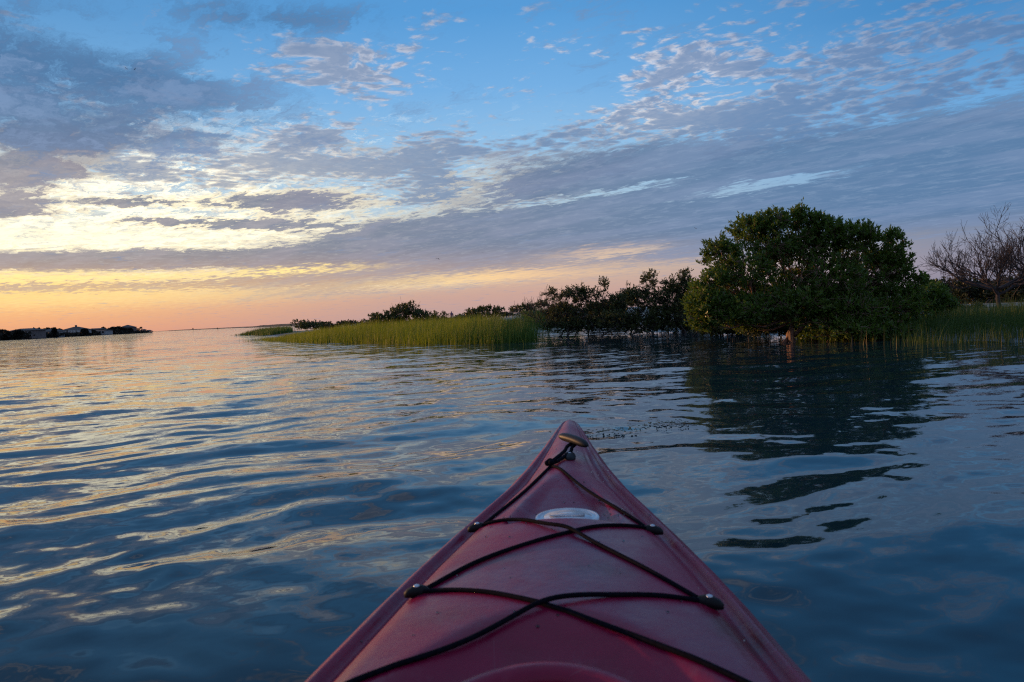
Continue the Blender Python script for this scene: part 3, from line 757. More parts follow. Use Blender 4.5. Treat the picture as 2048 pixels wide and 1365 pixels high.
def build_far_shore():
    # near edge of the far bank, from beyond the left frame to its point, then a thin line over the horizon
    front = [(-420, 120), (-250, 215), (-183, 268), (-181, 290), (-198, 340), (-222, 400), (-231, 440), (-234, 480), (-245, 528), (-257, 562)]
    back = [(-900, 200), (-700, 300), (-560, 420), (-540, 480), (-500, 540), (-460, 600), (-400, 650), (-350, 680), (-300, 640), (-262, 580)]
    V, F = [], []
    for (ax, ay), (bx_, by) in zip(front, back):
        for t in np.linspace(0, 1, 6):
            V.append((ax+(bx_-ax)*t, ay+(by-ay)*t, -0.3 if t == 0 else (0.75 if t < 0.3 else 1.0)+0.9*max(0, min(1, (480-ay)/250))))
        V[-5] = (ax+(bx_-ax)*0.02, ay+(by-ay)*0.02, 0.7+0.9*max(0, min(1, (480-ay)/250)))
    for i in range(len(front)-1):
        for j in range(5): F.append((i*6+j, (i+1)*6+j, (i+1)*6+j+1, i*6+j+1))
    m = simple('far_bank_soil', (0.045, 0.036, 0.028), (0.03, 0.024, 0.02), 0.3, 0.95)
    o = np_mesh('far_shore', np.array(V), np.array(F), m); tag(o, 'dark low bank of the far shore', kind='structure')
    # distant shore lines near the horizon
    def strip(name, label, pts, h, d, seed):
        g = np.random.default_rng(seed); n = 140; t = np.linspace(0, 1, n)
        xs = np.interp(t, np.linspace(0, 1, len(pts)), [p[0] for p in pts]); ys = np.interp(t, np.linspace(0, 1, len(pts)), [p[1] for p in pts])
        hs = h*np.interp(t, [0, .2, .8, 1], [.15, .8, 1, .9])*(0.75+0.35*np.convolve(g.random(n+6), np.ones(7)/7, 'valid')*1.2+0.12*g.random(n))
        V = []; F = []
        for x, y, z in zip(xs, ys, hs): V += [(x, y, -0.5), (x, y+d*0.2, z*0.5), (x, y+d*0.5, z), (x, y+d, -0.5)]
        for i in range(n-1):
            for j in range(3): F.append((i*4+j, (i+1)*4+j, (i+1)*4+j+1, i*4+j+1))
        o = np_mesh(name, np.array(V), np.array(F), m); tag(o, label, kind='structure')
    strip('far_land', 'low dark shoreline behind the grass spit on the horizon', [(-430, 1250), (-300, 1020), (-200, 820)], 3.4, 60, 4)
    strip('far_land', 'hair-thin line of land on the open horizon', [(-1750, 3700), (-1300, 3500), (-900, 3300)], 4.0, 200, 6)
build_far_shore()

def far_box(name, parent, mat, x0, x1, y0, y1, z0, z1):
    bm = bmesh.new(); box(bm, x0, x1, y0, y1, z0, z1); return bm_obj(name, bm, mat, parent)
def hip_roof(parent, x0, x1, y0, y1, z, h, ridge=0.5, over=0.5):
    bm = bmesh.new()
    a = [(x0-over, y0-over, z), (x1+over, y0-over, z), (x1+over, y1+over, z), (x0-over, y1+over, z)]
    cx, cy = (x0+x1)/2, (y0+y1)/2; hl = (x1-x0)*ridge/2
    vs = [bm.verts.new(p) for p in a] + [bm.verts.new((cx-hl, cy, z+h)), bm.verts.new((cx+hl, cy, z+h))]
    for f in ((0, 1, 5, 4), (2, 3, 4, 5), (1, 2, 5), (3, 0, 4), (3, 2, 1, 0)): bm.faces.new([vs[i] for i in f])
    return bm_obj('roof', bm, roof_m, parent)
def house(label, px0, px1, py_eave, py_ridge, Y, wmat, rows, cols, porch=False, chimney=False, ridge=0.5, wing=None):
    x0, x1 = spot(px0, Y), spot(px1, Y)
    zb = 0.8; ze = lift((px0+px1)/2, py_eave, Y); zr = lift((px0+px1)/2, py_ridge, Y)
    hx = (x1-x0)/2; dp = 9.0
    root = empty('house', ((x0+x1)/2, Y, zb), label, 'house', 'houses on the far shore')
    H_ = ze-zb
    far_box('wall', root, wmat, -hx, hx, 0, dp, -0.6, H_)
    rf = hip_roof(root, -hx, hx, 0, dp, H_+0.02, zr-ze, ridge)
    if chimney: far_box('chimney', rf, wall_tan, -0.4, 0.4, dp/2-0.4, dp/2+0.4, H_+(zr-ze)*0.7, H_+(zr-ze)+0.9)
    fh = H_/rows
    for r in range(rows):
        for c in range(cols):
            cx = -hx+(c+0.5)*2*hx/cols; cz = (r+0.5)*fh
            w = far_box('window', root, rail_m, cx-0.62, cx+0.62, -0.06, 0.02, cz-fh*0.30, cz+fh*0.32)
            far_box('pane', w, glass_m, cx-0.5, cx+0.5, -0.09, -0.065, cz-fh*0.25, cz+fh*0.27)
    if porch:
        for r in range(1, rows+1):
            b = far_box('balcony', root, rail_m, -hx*0.1, hx*0.95, -1.9, -0.10, r*fh-0.18-(0 if r < rows else 0.02), r*fh-(0.02 if r < rows else 0.04)) if r < rows else None
        for c in range(5):
            cx = -hx*0.1+c*hx*1.04/4
            far_box('porch_post', root, rail_m, cx-0.10, cx+0.10, -1.85, -1.65, -0.6, H_-0.05)
        for r in range(1, rows):
            far_box('railing', root, rail_m, -hx*0.1, hx*0.94, -1.96, -1.91, r*fh+0.5, r*fh+0.75)
    if wing:
        wx0, wx1, wh = wing
        far_box('wing', root, wmat, wx0*hx, wx1*hx, -2.2, -0.02, -0.6, wh*H_)
    return root
house('long low brown house with a wide hipped roof, leftmost on the far shore', 20, 66, 662.0, 657.6, 300, wall_tan, 2, 6, ridge=0.62)
house('small pale house between pointed trees on the far shore', 83, 108, 663.6, 658.2, 350, wall_m, 2, 3, ridge=0.3, wing=(0.15, 0.85, 0.5))
house('large white house with balconies on the far shore', 124, 167, 660.6, 654.2, 420, wall_m, 3, 5, porch=True, chimney=True, ridge=0.22)
house('low house with a flat dark roof half hidden by trees', 174, 199, 659.6, 657.2, 450, wall_tan, 2, 3, ridge=0.7)
house('low white boathouse beside the water on the far shore', 187, 211, 662.0, 660.8, 440, wall_m, 1, 4, ridge=0.8)
house('tall dark house with a pointed roof among trees near the point', 240, 262, 655.5, 650.4, 500, wall_tan, 3, 3, ridge=0.1)

def pavilion(label, px0, px1, py, Y, n):
    x0, x1 = spot(px0, Y), spot(px1, Y); hx = (x1-x0)/2
    root = empty('pavilion', ((x0+x1)/2, Y, 0.75), label, 'pavilion', 'open pavilions on the point')
    h = lift((px0+px1)/2, py, Y)-0.75
    hip_roof(root, -hx*0.9, hx*0.9, -1.8, 1.8, h-0.9, 0.9, 0.4, 0.4)
    for i in range(n):
        cx = -hx*0.8+i*2*hx*0.8/(n-1)
        for y in (-1.7, 1.7): far_box('post', root, far_bark, cx-0.14, cx+0.14, y-0.14, y+0.14, -0.5, h-0.9)
    far_box('deck', root, far_bark, -hx, hx, -2.0, 2.0, -0.15, 0.12)
pavilion('larger open-sided pavilion below the palms', 284, 295, 658.6, 545, 4)
pavilion('small open pavilion on posts at the very tip of the point', 296, 305, 660.2, 555, 3)

def blob_tree(label, px, py_top, wpx, Y, seed, conical=False, n=520):
    g = np.random.default_rng(seed)
    x = spot(px, Y); zt = lift(px, py_top, Y); zb = 0.7; w = wpx/1569*Y
    root = empty('far_tree', (x, Y, zb), label, 'tree', 'trees on the far shore')
    o = np.array([x, Y, zb])
    V, F = tubes(np.array([[[x, Y, zb-0.5], [x+.1, Y, zb+(zt-zb)*.4], [x, Y, zb+(zt-zb)*.8]]]), np.array([[.3, .22, .08]]), 5)
    np_mesh('trunk', V, F, far_bark, root, origin=o)
    d = unit(g.normal(size=(n, 3))); r = g.random((n, 1))**0.4
    c = d*r*np.array([w/2, w/2, (zt-zb)*0.48])
    if conical: c[:, :2] *= (0.62-c[:, 2:3]/(zt-zb))
    c += np.array([x, Y, zb+(zt-zb)*0.5])
    V, F, t = leaves(g, c, d, 3, 1.0, 0.7, spread=0.3)
    np_mesh('crown', V, F, far_tree_m, root, origin=o)
def palm(label, px, py_top, Y, seed):
    g = np.random.default_rng(seed)
    x = spot(px, Y); zt = lift(px, py_top, Y); zb = 0.7
    root = empty('palm_tree', (x, Y, zb), label, 'palm tree', 'palm trees on the point')
    o = np.array([x, Y, zb])
    V, F = tubes(np.array([[[x, Y, zb-0.5], [x+.15, Y, zb+(zt-zb)*.5], [x, Y, zt-0.8]]]), np.array([[.24, .2, .17]]), 6)
    np_mesh('trunk', V, F, far_bark, root, origin=o)
    P = []
    for i in range(26):
        a = g.uniform(0, 6.28); e = g.uniform(-0.5, 1.1); L = g.uniform(1.0, 1.5)
        d = np.array([math.cos(a)*math.cos(e), math.sin(a)*math.cos(e), math.sin(e)])
        P.append([np.array([x, Y, zt-0.8])+d*L*t+np.array([0, 0, -0.7*t*t]) for t in (0, .35, .7, 1)])
    V, F = tubes(np.array(P), np.tile([.05, .14, .12, .03], (26, 1)), 4)
    np_mesh('crown', V, F, far_tree_m, root, origin=o)
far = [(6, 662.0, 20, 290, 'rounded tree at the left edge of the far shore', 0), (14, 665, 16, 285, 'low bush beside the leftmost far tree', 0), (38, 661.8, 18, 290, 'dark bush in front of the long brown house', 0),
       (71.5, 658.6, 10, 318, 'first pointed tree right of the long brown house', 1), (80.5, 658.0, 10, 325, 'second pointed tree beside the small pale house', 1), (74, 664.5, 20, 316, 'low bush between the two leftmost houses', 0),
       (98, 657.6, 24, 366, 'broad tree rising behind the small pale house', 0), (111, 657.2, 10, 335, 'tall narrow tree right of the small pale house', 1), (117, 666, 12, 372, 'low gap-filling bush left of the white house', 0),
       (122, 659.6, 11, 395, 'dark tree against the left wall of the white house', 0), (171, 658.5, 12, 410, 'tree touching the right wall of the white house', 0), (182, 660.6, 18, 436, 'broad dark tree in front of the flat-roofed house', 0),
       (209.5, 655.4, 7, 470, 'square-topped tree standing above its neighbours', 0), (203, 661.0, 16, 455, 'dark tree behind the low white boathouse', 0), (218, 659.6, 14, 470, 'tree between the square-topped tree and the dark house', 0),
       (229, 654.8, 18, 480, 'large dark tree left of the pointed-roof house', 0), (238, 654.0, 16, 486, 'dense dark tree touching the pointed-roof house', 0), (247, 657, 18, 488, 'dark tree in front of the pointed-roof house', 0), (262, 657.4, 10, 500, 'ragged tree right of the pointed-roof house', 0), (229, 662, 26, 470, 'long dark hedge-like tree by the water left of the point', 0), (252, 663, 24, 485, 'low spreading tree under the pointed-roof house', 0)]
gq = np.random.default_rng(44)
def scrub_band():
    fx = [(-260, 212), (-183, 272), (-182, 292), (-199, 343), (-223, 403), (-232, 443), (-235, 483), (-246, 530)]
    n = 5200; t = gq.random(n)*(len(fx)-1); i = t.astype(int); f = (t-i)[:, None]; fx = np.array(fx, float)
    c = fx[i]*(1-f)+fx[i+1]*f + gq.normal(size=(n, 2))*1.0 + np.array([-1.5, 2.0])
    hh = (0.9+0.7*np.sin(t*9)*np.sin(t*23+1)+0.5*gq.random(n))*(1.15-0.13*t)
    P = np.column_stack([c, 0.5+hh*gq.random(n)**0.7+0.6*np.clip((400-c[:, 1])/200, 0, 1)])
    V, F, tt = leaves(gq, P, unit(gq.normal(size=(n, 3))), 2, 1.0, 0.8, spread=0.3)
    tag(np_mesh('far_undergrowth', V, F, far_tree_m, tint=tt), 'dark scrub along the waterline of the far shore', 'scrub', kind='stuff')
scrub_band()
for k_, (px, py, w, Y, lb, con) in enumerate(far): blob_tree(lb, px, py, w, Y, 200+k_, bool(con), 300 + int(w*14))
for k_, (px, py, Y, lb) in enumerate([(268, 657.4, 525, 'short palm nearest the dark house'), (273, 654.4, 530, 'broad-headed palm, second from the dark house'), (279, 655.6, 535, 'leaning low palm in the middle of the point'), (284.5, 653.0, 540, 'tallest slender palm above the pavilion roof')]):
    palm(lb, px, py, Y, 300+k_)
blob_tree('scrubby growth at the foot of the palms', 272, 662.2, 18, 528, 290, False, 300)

# two small distant marks on the water
def marker(label, px, Y, h):
    x = spot(px, Y)
    root = empty('channel_marker', (x, Y, 0), label, 'channel marker', 'channel markers on the horizon')
    far_box('post', root, far_bark, -0.25, 0.25, -0.25, 0.25, -1, h)
    far_box('board', root, far_bark, -0.9, 0.9, -0.35, -0.26, h-1.6, h)
marker('taller of two tiny dark channel markers on the horizon', 388, 1300, 3.6)
marker('lower dark channel marker nearer the grass spit', 437, 1350, 2.4)

# ------------------------------------------------------------------ birds
bird_m = simple('dark_feather', (0.03, 0.03, 0.034), None, 2.0, 0.8)
def bird_mesh(flap, seed):
    bm = bmesh.new()
    rings = []
    for y, r in ((-0.22, 0.004), (-0.14, 0.03), (-0.02, 0.055), (0.10, 0.045), (0.17, 0.030), (0.22, 0.030), (0.28, 0.004)):
        rings.append([bm.verts.new((r*math.cos(a), y, r*math.sin(a))) for a in np.arange(8)*math.pi/4])
    for a, b in zip(rings, rings[1:]):
        for i in range(8): bm.faces.new((a[i], a[(i+1) % 8], b[(i+1) % 8], b[i]))
    bm.faces.new(rings[0]); bm.faces.new(list(reversed(rings[-1])))
    for s in (-1, 1):
        prev = None
        for x, zf, y0, y1 in ((0.03, 0, -0.06, 0.10), (0.22, 0.5, -0.07, 0.13), (0.40, 0.6, -0.10, 0.10), (0.58, 0.1, -0.12, 0.0)):
            z = 0.02+zf*flap*0.4
            cur = [bm.verts.new((s*x, y0, z)), bm.verts.new((s*x, y1, z)), bm.verts.new((s*x, y1, z+0.018)), bm.verts.new((s*x, y0, z+0.018))]
            if prev:
                for i in range(4): bm.faces.new((prev[i], prev[(i+1) % 4], cur[(i+1) % 4], cur[i]))
            prev = cur
        bm.faces.new(prev)
    bmesh.ops.recalc_face_normals(bm, faces=bm.faces)
    me = bpy.data.meshes.new('bird'); bm.to_mesh(me); bm.free(); me.materials.append(bird_m)
    return me
for k_, (px, py, Y, lb, fl, rz, ry) in enumerate([
        (286, 143, 250, 'dark bird flying high at upper left, left one of a pair', 0.7, 1.0, 0.5), (303, 144, 240, 'dark bird flying high at upper left, right one of a pair', 0.3, -0.7, -0.4),
        (548, 214, 270, 'dark bird in the left-centre sky, upper one of two', 0.2, 0.8, -0.4), (541, 225, 250, 'dark bird in the left-centre sky, lower one of two', 0.2, 0.6, -0.5),
        (882, 518, 260, 'small bird low over the centre horizon, left one of a close pair', 0.5, -0.4, 0.1), (885, 519, 280, 'small bird low over the centre horizon, right one of a close pair', 0.8, 1.2, 0.2),
        (1399, 458, 230, 'dark bird just left of the top of the big mangrove', 0.8, 0.3, 0.5), (193, 617, 300, 'tiny bird in the orange glow above the far houses', 0.4, 0.5, 0.1), (973, 506, 420, 'faint tiny bird in the grey cloud right of the close pair', 0.4, 0.2, 0.3)]):
    o = bpy.data.objects.new('bird', bird_mesh(fl, k_)); COL.objects.link(o)
    o.location = (spot(px, Y), Y, lift(px, py, Y)); o.rotation_euler = (0.1, ry, rz)
    o.scale = (0.95,)*3
    tag(o, lb, 'bird', 'birds in flight')

# ------------------------------------------------------------------ far person behind the dune
def person(loc):
    sh_m = simple('purple_shirt', (0.16, 0.07, 0.20), None, 3, 0.8)
    sk_m = simple('skin', (0.30, 0.17, 0.12), None, 3, 0.6)
    me = bpy.data.meshes.new('person')
    J = [((0, 0, .92), .15), ((0, 0, 1.15), .135), ((0, 0, 1.38), .16), ((0, .01, 1.5), .06), ((0, .01, 1.62), .10), ((0, .01, 1.74), .075),
         ((.19, 0, 1.40), .065), ((.25, .03, 1.14), .048), ((.20, -.12, .95), .038), ((-.19, 0, 1.40), .065), ((-.25, .03, 1.14), .048), ((-.20, -.10, .93), .038),
         ((.10, 0, .82), .10), ((.11, -.02, .46), .065), ((.11, .03, .06), .045), ((.12, -.12, .03), .04), ((-.10, 0, .82), .10), ((-.12, .02, .46), .065), ((-.13, .05, .06), .045), ((-.14, -.10, .03), .04)]
    E_ = [(0, 1), (1, 2), (2, 3), (3, 4), (4, 5), (2, 6), (6, 7), (7, 8), (2, 9), (9, 10), (10, 11), (0, 12), (12, 13), (13, 14), (14, 15), (0, 16), (16, 17), (17, 18), (18, 19)]
    me.from_pydata([j[0] for j in J], E_, [])
    o = bpy.data.objects.new('person', me); COL.objects.link(o); me.materials.append(sh_m)
    sk = o.modifiers.new('skin', 'SKIN')
    for v, j in zip(me.skin_vertices[0].data, J): v.radius = (j[1], j[1]*0.8)
    me.skin_vertices[0].data[0].use_root = True
    o.modifiers.new('sub', 'SUBSURF').levels = 1
    o.location = loc; o.rotation_euler = (0, 0, 0.4)
    tag(o, 'distant person in a purple top, seen above the dune beyond the grass', 'person')
person((spot(906, 120), 120, float(land_z(spot(906, 120), 120))-0.0))

# ------------------------------------------------------------------ the kayak (bow half fills the foreground)
YAW = math.radians(5.2)
kx0 = (-0.060*math.cos(YAW), 0.060*math.sin(YAW), 0.0)
kayak = empty('kayak', kx0, 'maroon plastic kayak seen from its cockpit, black bungee cords crossing the bow deck', 'kayak', rz=-YAW)
KV = np.array([-1.25,-1.18,-1.0,-.7,-.3,.1,.5,.94,1.21,1.37,1.57,1.8,1.96,2.15,2.4,2.56,2.64,2.69,2.72,2.738,2.745])
KW = np.array([.0,.05,.135,.225,.305,.342,.350,.332,.300,.276,.240,.192,.157,.119,.078,.054,.042,.033,.025,.014,.0])
def kw(v): return np.interp(v, KV, KW)
def krim(v): return 0.30 + 0.07*np.clip((v-1.0)/1.7, 0, None)**2 + 0.05*np.clip((-0.3-v)/0.95, 0, None)**2
def sm(x): x=np.clip(x,0,1); return x*x*(3-2*x)
def deck_z(u, v):
    w = kw(v); k = np.clip(w/0.16, 0.12, 1.0); au = np.abs(u)
    e = (w-au)/k
    h = np.interp(e, [0,.003,.008,.020,.031,.036,.041,.047,.056,.072,.088], [-.028,-.019,-.014,-.004,.004,.003,-.006,-.009,-.005,.011,.017])*k
    wi = np.maximum(w-.085*k, 1e-4)
    crown = np.where(e > .085, 0.024*(1-np.clip(au/wi, 0, 1)**2), 0)*k
    z = krim(v)+h+crown
    # pocket round the oval plate with a ramp rising to the bow
    hw = np.interp(v, [1.53, 1.70, 1.95], [.125, .095, .03])
    lat = sm((hw-np.abs(u-.008))/.035)
    dep = np.interp(v, [1.530, 1.548, 1.60, 1.66, 1.92], [0, .021, .024, .024, 0])
    z = z - dep*lat
    # deck falls away to the cockpit
    va = 1.10 - 5.0*u*u
    z = z - 0.036*sm((va-v)/0.15)*sm((w-au-.05)/.05)*sm((v+.5)/.3)
    return z
CORDS = [
 ([(-0.038, 2.000), (-0.093, 1.787), (-0.158, 1.590)], 0.0),
 ([(-0.032, 1.996), (0.033, 1.82), (0.097, 1.678), (0.166, 1.542)], 0.0),
 ([(-0.160, 1.580), (-0.088, 1.545), (-0.023, 1.476), (0.022, 1.435), (0.069, 1.367), (0.146, 1.26), (0.212, 1.160)], 0.006),
 ([(0.166, 1.532), (0.09, 1.490), (0.053, 1.463), (0.02, 1.432), (-0.037, 1.387), (-0.135, 1.307), (-0.206, 1.212)], 0.0),
 ([(-0.206, 1.201), (-0.149, 1.176), (-0.095, 1.146), (-0.044, 1.111), (-0.003, 1.083), (0.035, 1.06), (0.111, 0.997), (0.177, 0.937), (0.227, 0.892), (0.262, 0.86)], 0.0),
 ([(0.213, 1.150), (0.15, 1.143), (0.092, 1.127), (0.042, 1.112), (-0.007, 1.087), (-0.047, 1.054), (-0.107, 0.99), (-0.172, 0.935), (-0.23, 0.897), (-0.262, 0.872)], 0.006)]
PADS = [(-0.172, 1.584, 0.15), (0.178, 1.532, 2.95), (-0.217, 1.204, 0.15), (0.226, 1.148, 2.75), (-0.270, 0.868, 0.2), (0.270, 0.856, 2.9)]
KNOT = (-0.038, 2.008); STRAP_SHADOW = (0.010, 2.123)
TOG = [(-0.022, 2.236, 0.400), (0.062, 2.132, 0.386)]

def build_kayak():
    m, nt, p = new_mat('maroon_polyethylene')
    co = obj_co(nt); x, y, z = sep(co)
    n1 = noise(co, 5.0, 5, 0.62); n2 = noise(co, 60, 3, 0.6); n3 = noise(vec(x*6, y*1.2, z), 9, 4, 0.65)
    def sp(cx, cy, rx, ry):
        a, b = (x-cx+(n1-0.5)*0.10)/rx, (y-cy+(n3-0.5)*0.12)/ry
        return N.m('EXPONENT', (a*a+b*b)*-1.0)
    base = mix(n1.ss(0.3, 0.7), L3(0.175, 0.003, 0.030), L3(0.250, 0.006, 0.044))
    scuff = (n3.ss(0.60, 0.74)*0.30 + noise(co, 14, 5, 0.7).ss(0.58, 0.72)*0.25)
    scr = (noise(vec(x*70+y*9, y*2.2, 0), 3.0, 2, 0.5).ss(0.70, 0.73)+noise(vec(x*5, y*60-x*14, 0), 2.4, 2, 0.5).ss(0.72, 0.75))*0.6
    scuff = (scuff + scr*0.6).clamp()
    base = mix(scuff, base, L3(0.24, 0.08, 0.11))
    stain = (sp(0.238, 1.07, 0.028, 0.05)*1.6 + sp(0.03, 2.14, 0.02, 0.06) + sp(-0.10, 1.31, 0.06, 0.035)*0.7 + sp(0.07, 1.25, 0.07, 0.03)*0.7 + sp(-0.20, 1.40, 0.02, 0.03)*0.8 + sp(0.12, 1.62, 0.03, 0.04)*0.5 + sp(-0.15, 1.08, 0.05, 0.03)*0.5).clamp()
    base = mix(stain*0.8, base, L3(0.10, 0.006, 0.008))
    setc(nt, p.inputs['Base Color'], base)
    setc(nt, p.inputs['Roughness'], (n1.ss(0.30, 0.70, 0.22, 0.46) + n2*0.06 + scuff*0.3))
    p.inputs['Specular IOR Level'].default_value = 0.33
    bump(nt, p, n2*0.6+n1*2.0, 0.25, 0.004)
    # deck
    vv = np.concatenate([np.linspace(-1.25, 0.80, 60), np.arange(0.81, 1.50, 0.01), np.arange(1.50, 1.58, 0.003), np.arange(1.58, 2.60, 0.01), np.linspace(2.605, 2.745, 32)])
    q = np.linspace(0, 1, 61)
    vs = []
    for v in vv:
        w = float(kw(v)); k = min(max(w/0.16, 0.12), 1.0)
        eb = np.minimum(np.concatenate([np.linspace(0, .010, 5)[:-1], np.linspace(.010, .09, 20)])*k, w*0.98)
        rest = np.linspace(1, 0, 22)[1:]
        us = np.concatenate([w-eb, (w-eb[-1])*rest])
        us = np.concatenate([us, -us[-2::-1]])
        vs.append(np.column_stack([us, np.full(len(us), v), deck_z(us, np.full(len(us), v))]))
    V = np.array(vs); nv, nu, _ = V.shape
    i, j = np.meshgrid(np.arange(nv-1), np.arange(nu-1), indexing='ij')
    F = np.stack([i*nu+j, (i+1)*nu+j, (i+1)*nu+j+1, i*nu+j+1], -1).reshape(-1, 4)
    P = V.reshape(-1, 3)
    cen = P[F].mean(1)
    hole = ((cen[:, 0]/0.235)**2+((cen[:, 1]-0.40)/0.525)**2) < 1
    np_mesh('deck', P, F[~hole], m, kayak, smooth=True)
    # hull below the gunwale
    hs = []
    for v in vv:
        w = float(kw(v)); zr = float(krim(v))-0.028*min(max(w/0.16, 0.12), 1.0)
        kd = 0.10*np.clip(1-((v-0.7)/2.05)**4, 0, 1)*(1 if w > 0 else 0)
        t = np.linspace(0, 1, 15)
        row = [(w*(1-0.10*math.sin(a*math.pi/2)-0.0*a)*math.cos(a*a*math.pi/2), v, zr-(zr+kd)*math.sin(a*math.pi/2)) for a in t]
        row = row + [(-a[0], a[1], a[2]) for a in row[-2::-1]]
        hs.append(row)
    H = np.array(hs); nv, nu, _ = H.shape
    i, j = np.meshgrid(np.arange(nv-1), np.arange(nu-1), indexing='ij')
    F = np.stack([i*nu+j, i*nu+j+1, (i+1)*nu+j+1, (i+1)*nu+j], -1).reshape(-1, 4)
    np_mesh('hull', H.reshape(-1, 3), F, m, kayak, smooth=True)
    # coaming: a raised lip round the cockpit
    a = np.linspace(0, 2*np.pi, 97)[:-1]
    prof = [(0.020, 0.000), (0.016, 0.016), (0.004, 0.024), (-0.010, 0.024), (-0.020, 0.016), (-0.022, 0.004), (-0.010, -0.004), (0.0, -0.05)]
    V = []
    for t in a:
        for d, h in prof:
            u, v = (0.243+d)*math.cos(t), 0.40+(0.533+d)*math.sin(t)
            zb = float(deck_z(0.24*math.cos(t), 0.40+0.53*math.sin(t)))
            V.append((u, v, zb+h))
    k = len(prof); F = []
    for i in range(96):
        for j in range(k-1): F.append((i*k+j, ((i+1) % 96)*k+j, ((i+1) % 96)*k+j+1, i*k+j+1))
    np_mesh('coaming', np.array(V), np.array(F), m, kayak, smooth=True)
    # cockpit tub
    black, nt, p = new_mat('black_rubber'); p.inputs['Base Color'].default_value = L3(0.008, 0.008, 0.010); p.inputs['Roughness'].default_value = 0.6; p.inputs['Specular IOR Level'].default_value = 0.25
    V = []; F = []
    for (s, zz) in ((1.0, 0.27), (0.97, 0.12), (0.85, 0.045), (0.0, 0.04)):
        for t in a[::4]: V.append((0.245*s*math.cos(t), 0.40+0.535*s*math.sin(t), zz))
    for r in range(3):
        for i in range(24): F.append((r*24+i, (r+1)*24+i, (r+1)*24+(i+1) % 24, r*24+(i+1) % 24))
    np_mesh('cockpit_tub', np.array(V), np.array(F), simple('tub_dark', (0.05, 0.012, 0.016), None, 5, 0.6), kayak, smooth=True)
    # oval plate in its pocket
    plm, nt, p = new_mat('pearl_white_plate')
    co = obj_co(nt); nn = noise(co, 30, 3, 0.6)
    setc(nt, p.inputs['Base Color'], mix(nn.ss(0.3, 0.7), L3(0.52, 0.54, 0.58), L3(0.72, 0.72, 0.74)))
    p.inputs['Roughness'].default_value = 0.22; p.inputs['Metallic'].default_value = 0.35
    V = []; F = []
    cu, cv = 0.012, 1.592
    tt = np.linspace(0, 2*np.pi, 65)[:-1]
    rings = [(1.0, -0.006), (1.0, 0.002), (0.97, 0.005), (0.90, 0.0055), (0.88, 0.003), (0.74, 0.003), (0.72, 0.0055), (0.3, 0.007), (0.0, 0.0075)]
    for s, h in rings:
        for t in tt:
            u, v = cu+0.066*s*math.cos(t), cv+0.052*s*math.sin(t)
            V.append((u, v, float(deck_z(cu, cv))+0.004+h+0.10*(v-cv)))
    for r in range(len(rings)-1):
        for i in range(64): F.append((r*64+i, r*64+(i+1) % 64, (r+1)*64+(i+1) % 64, (r+1)*64+i))
    pl = np_mesh('oval_plate', np.array(V), np.array(F), plm, kayak, smooth=True)
    # raised bar across the plate
    bm = bmesh.new(); zc_ = float(deck_z(cu, cv))+0.013
    box(bm, cu-0.036, cu+0.036, cv-0.006, cv+0.010, zc_-0.004, zc_+0.001)
    bmesh.ops.bevel(bm, geom=bm.edges[:], offset=0.0018, segments=2, affect='EDGES')
    bm_obj('raised_bar', bm, plm, pl, smooth=True)
    # bungee cords
    cordm, nt, p = new_mat('black_bungee')
    co = obj_co(nt); wv_ = noise(co, 260, 2, 0.5)
    setc(nt, p.inputs['Base Color'], mix(wv_.ss(0.4, 0.6), L3(0.004, 0.004, 0.007), L3(0.007, 0.007, 0.012))); p.inputs['Roughness'].default_value = 0.8; p.inputs['Specular IOR Level'].default_value = 0.04
    def cord(pts, r=0.0037, lift_=0.0, name='bungee_cord', mat=cordm, zextra=None):
        pts = np.array(pts, float)
        t = np.linspace(0, len(pts)-1, (len(pts)-1)*9+1)
        # smooth interpolation (Catmull-Rom)
        Pp = np.vstack([2*pts[0]-pts[1], pts, 2*pts[-1]-pts[-2]])
        out = []
        for s in t:
            i = min(int(s), len(pts)-2); f = s-i; p0, p1, p2, p3 = Pp[i:i+4]
            out.append(0.5*((2*p1)+(-p0+p2)*f+(2*p0-5*p1+4*p2-p3)*f*f+(-p0+3*p1-3*p2+p3)*f**3))
        out = np.array(out)
        zz = deck_z(out[:, 0], out[:, 1])
        if zextra is None:
            # taut cord: rests on the deck, bridges hollows
            z3 = zz+r-0.0010
            for _ in range(60):
                av = z3.copy(); av[1:-1] = (z3[:-2]+z3[2:])/2
                z3 = np.maximum(z3, av)
        else: z3 = zz+np.interp(t, np.arange(len(zextra)), zextra)
        s = np.linspace(0, 1, len(out))
        z3 = z3+lift_*np.exp(-((s-0.45)/0.16)**2)
        Pc = np.column_stack([out, z3])[None]
        V, F = tubes(Pc, np.full((1, len(out)), r), 10)
        return np_mesh(name, V, F, mat, kayak, smooth=True)
    for pts, lf in CORDS: cord(pts, lift_=lf)
    steel, nt, p = new_mat('steel_screw'); p.inputs['Base Color'].default_value = L3(0.55, 0.56, 0.6); p.inputs['Metallic'].default_value = 1; p.inputs['Roughness'].default_value = 0.3
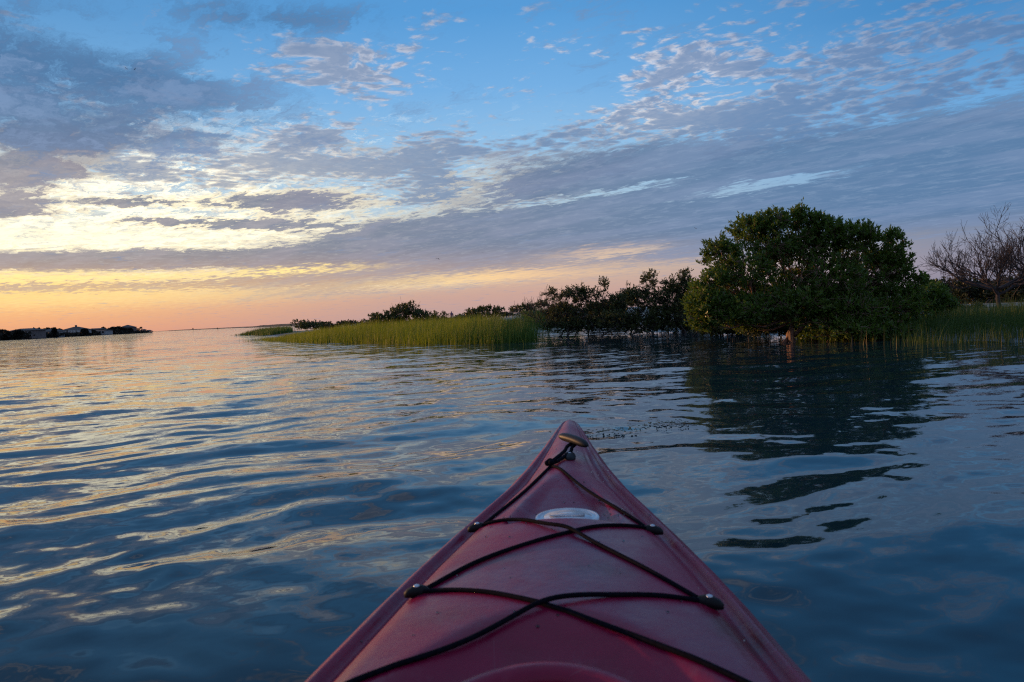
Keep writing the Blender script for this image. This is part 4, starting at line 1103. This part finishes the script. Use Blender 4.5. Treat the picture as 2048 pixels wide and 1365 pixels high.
    def pad_eye(u, v, ang):
        z = float(deck_z(u, v))
        bm = bmesh.new()
        M = Matrix.Translation((u, v, z+0.002)) @ Matrix.Rotation(ang, 4, 'Z')
        prof = [(-0.021, 0.0035, 0.003), (-0.016, 0.0065, 0.008), (-0.006, 0.0075, 0.012), (0.006, 0.0075, 0.013), (0.014, 0.0060, 0.011), (0.020, 0.0040, 0.005)]
        prev = None
        for x_, wd, h in prof:
            cur = [bm.verts.new(M @ Vector((x_, -wd, -0.004))), bm.verts.new(M @ Vector((x_, -wd, h*0.6))), bm.verts.new(M @ Vector((x_, -wd*0.5, h))), bm.verts.new(M @ Vector((x_, wd*0.5, h))), bm.verts.new(M @ Vector((x_, wd, h*0.6))), bm.verts.new(M @ Vector((x_, wd, -0.004)))]
            if prev:
                for i in range(6): bm.faces.new((prev[i], prev[(i+1) % 6], cur[(i+1) % 6], cur[i]))
            else: bm.faces.new(cur)
            prev = cur
        bm.faces.new(prev)
        pe = bm_obj('pad_eye', bm, black, kayak, smooth=True)
        bm = bmesh.new(); bmesh.ops.create_uvsphere(bm, u_segments=14, v_segments=8, radius=0.0052, matrix=M @ Matrix.Translation((-0.001, 0, 0.012)) @ Matrix.Diagonal((1, 1, 0.55, 1)))
        bm_obj('screw', bm, steel, pe, smooth=True)
    for u, v, a_ in PADS: pad_eye(u, v, a_)
    # carry toggle: tapered T-handle on a doubled rope
    tg, nt, p = new_mat('toggle_plastic'); p.inputs['Base Color'].default_value = L3(0.014, 0.016, 0.020); p.inputs['Roughness'].default_value = 0.48; p.inputs['Specular IOR Level'].default_value = 0.3
    A, B = np.array(TOG[0]), np.array(TOG[1]); n = 17
    t = np.linspace(0, 1, n)
    Pc = A[None]*(1-t[:, None])+B[None]*t[:, None]; Pc[:, 2] += 0.004*np.sin(np.pi*t)
    rr = 0.0125*np.clip(1-(2*t-1)**4*0.62, 0, 1)*np.sqrt(np.clip(1-((2*t-1)*0.995)**10, 0.01, 1))
    V, F = tubes(Pc[None], rr[None], 16)
    caps = np.array([list(range(16))[::-1]+[0]*0, [(n-1)*16+i for i in range(16)]])
    np_mesh('carry_toggle', V, [F, caps], tg, kayak, smooth=True)
    mid_ = (A+B)/2
    # rope from the toggle down to the bow and back to the knot
    def free(P3, r, name='toggle_rope', sides=8):
        P3 = np.array(P3, float); tt = np.linspace(0, len(P3)-1, (len(P3)-1)*8+1)
        out = np.column_stack([np.interp(tt, np.arange(len(P3)), P3[:, c]) for c in range(3)])
        for _ in range(6): out[1:-1] = (out[:-2]+out[1:-1]*2+out[2:])/4
        V, F = tubes(out[None], np.full((1, len(out)), r), sides)
        return np_mesh(name, V, F, cordm, kayak, smooth=True)
    ku, kv = KNOT; kz = float(deck_z(ku, kv))+0.012
    hx_, hy_ = STRAP_SHADOW; hz = float(deck_z(hx_, hy_))
    free([mid_+[-0.006, 0, -0.008], (hx_-0.008, hy_+0.03, hz+0.020), (hx_-0.012, hy_, hz+0.014), (ku+0.006, kv+0.02, kz), (ku, kv, kz)], 0.0050)
    free([mid_+[0.008, 0, -0.008], (hx_+0.006, hy_+0.03, hz+0.018), (hx_+0.004, hy_, hz+0.010), (ku+0.014, kv+0.01, kz-0.002), (ku+0.004, kv-0.006, kz)], 0.0050)
    bm = bmesh.new()
    for (dx_, dy_, dz_, r) in ((0, 0, 0, 0.011), (0.010, 0.006, 0.002, 0.008), (-0.007, -0.004, -0.001, 0.008), (0.003, -0.010, 0.001, 0.008)):
        bmesh.ops.create_uvsphere(bm, u_segments=12, v_segments=8, radius=r, matrix=Matrix.Translation((ku+dx_, kv+dy_, kz+dz_)))
    bm_obj('rope_knot', bm, cordm, kayak, smooth=True)
    bm = bmesh.new()
    M = Matrix.Translation((hx_, hy_-0.02, hz+0.001))
    bmesh.ops.create_uvsphere(bm, u_segments=20, v_segments=10, radius=1, matrix=M @ Matrix.Diagonal((0.017, 0.048, 0.012, 1)))
    bm_obj('strap_and_shadow', bm, black, kayak, smooth=True)  # black lump: the strap, with the toggle's shadow modelled into its shape
    bm = bmesh.new(); bmesh.ops.create_uvsphere(bm, u_segments=12, v_segments=8, radius=0.0055, matrix=Matrix.Translation((hx_, hy_-0.02, hz+0.011)) @ Matrix.Diagonal((1, 1, 0.6, 1)))
    bm_obj('screw', bm, steel, kayak, smooth=True)
    # beads of water left on the deck
    wm, nt, p = new_mat('water_bead'); p.inputs['Base Color'].default_value = L3(0.8, 0.85, 0.9); p.inputs['Roughness'].default_value = 0.03
    p.inputs['Transmission Weight'].default_value = 1.0; p.inputs['IOR'].default_value = 1.33
    bm = bmesh.new(); gd = np.random.default_rng(8)
    for i in range(150):
        v = gd.uniform(1.0, 2.4); u = gd.uniform(-0.9, 0.9)*float(kw(v)); r = gd.uniform(0.0010, 0.0030)
        bmesh.ops.create_icosphere(bm, subdivisions=1, radius=r, matrix=Matrix.Translation((u, v, float(deck_z(u, v))+r*0.2)) @ Matrix.Diagonal((1, 1, 0.55, 1)))
    tag(bm_obj('water_beads', bm, wm, kayak, smooth=True), kind='stuff')
build_kayak()
print('TRIS', sum(len(o.data.polygons) for o in bpy.data.objects if o.type == 'MESH')*2)
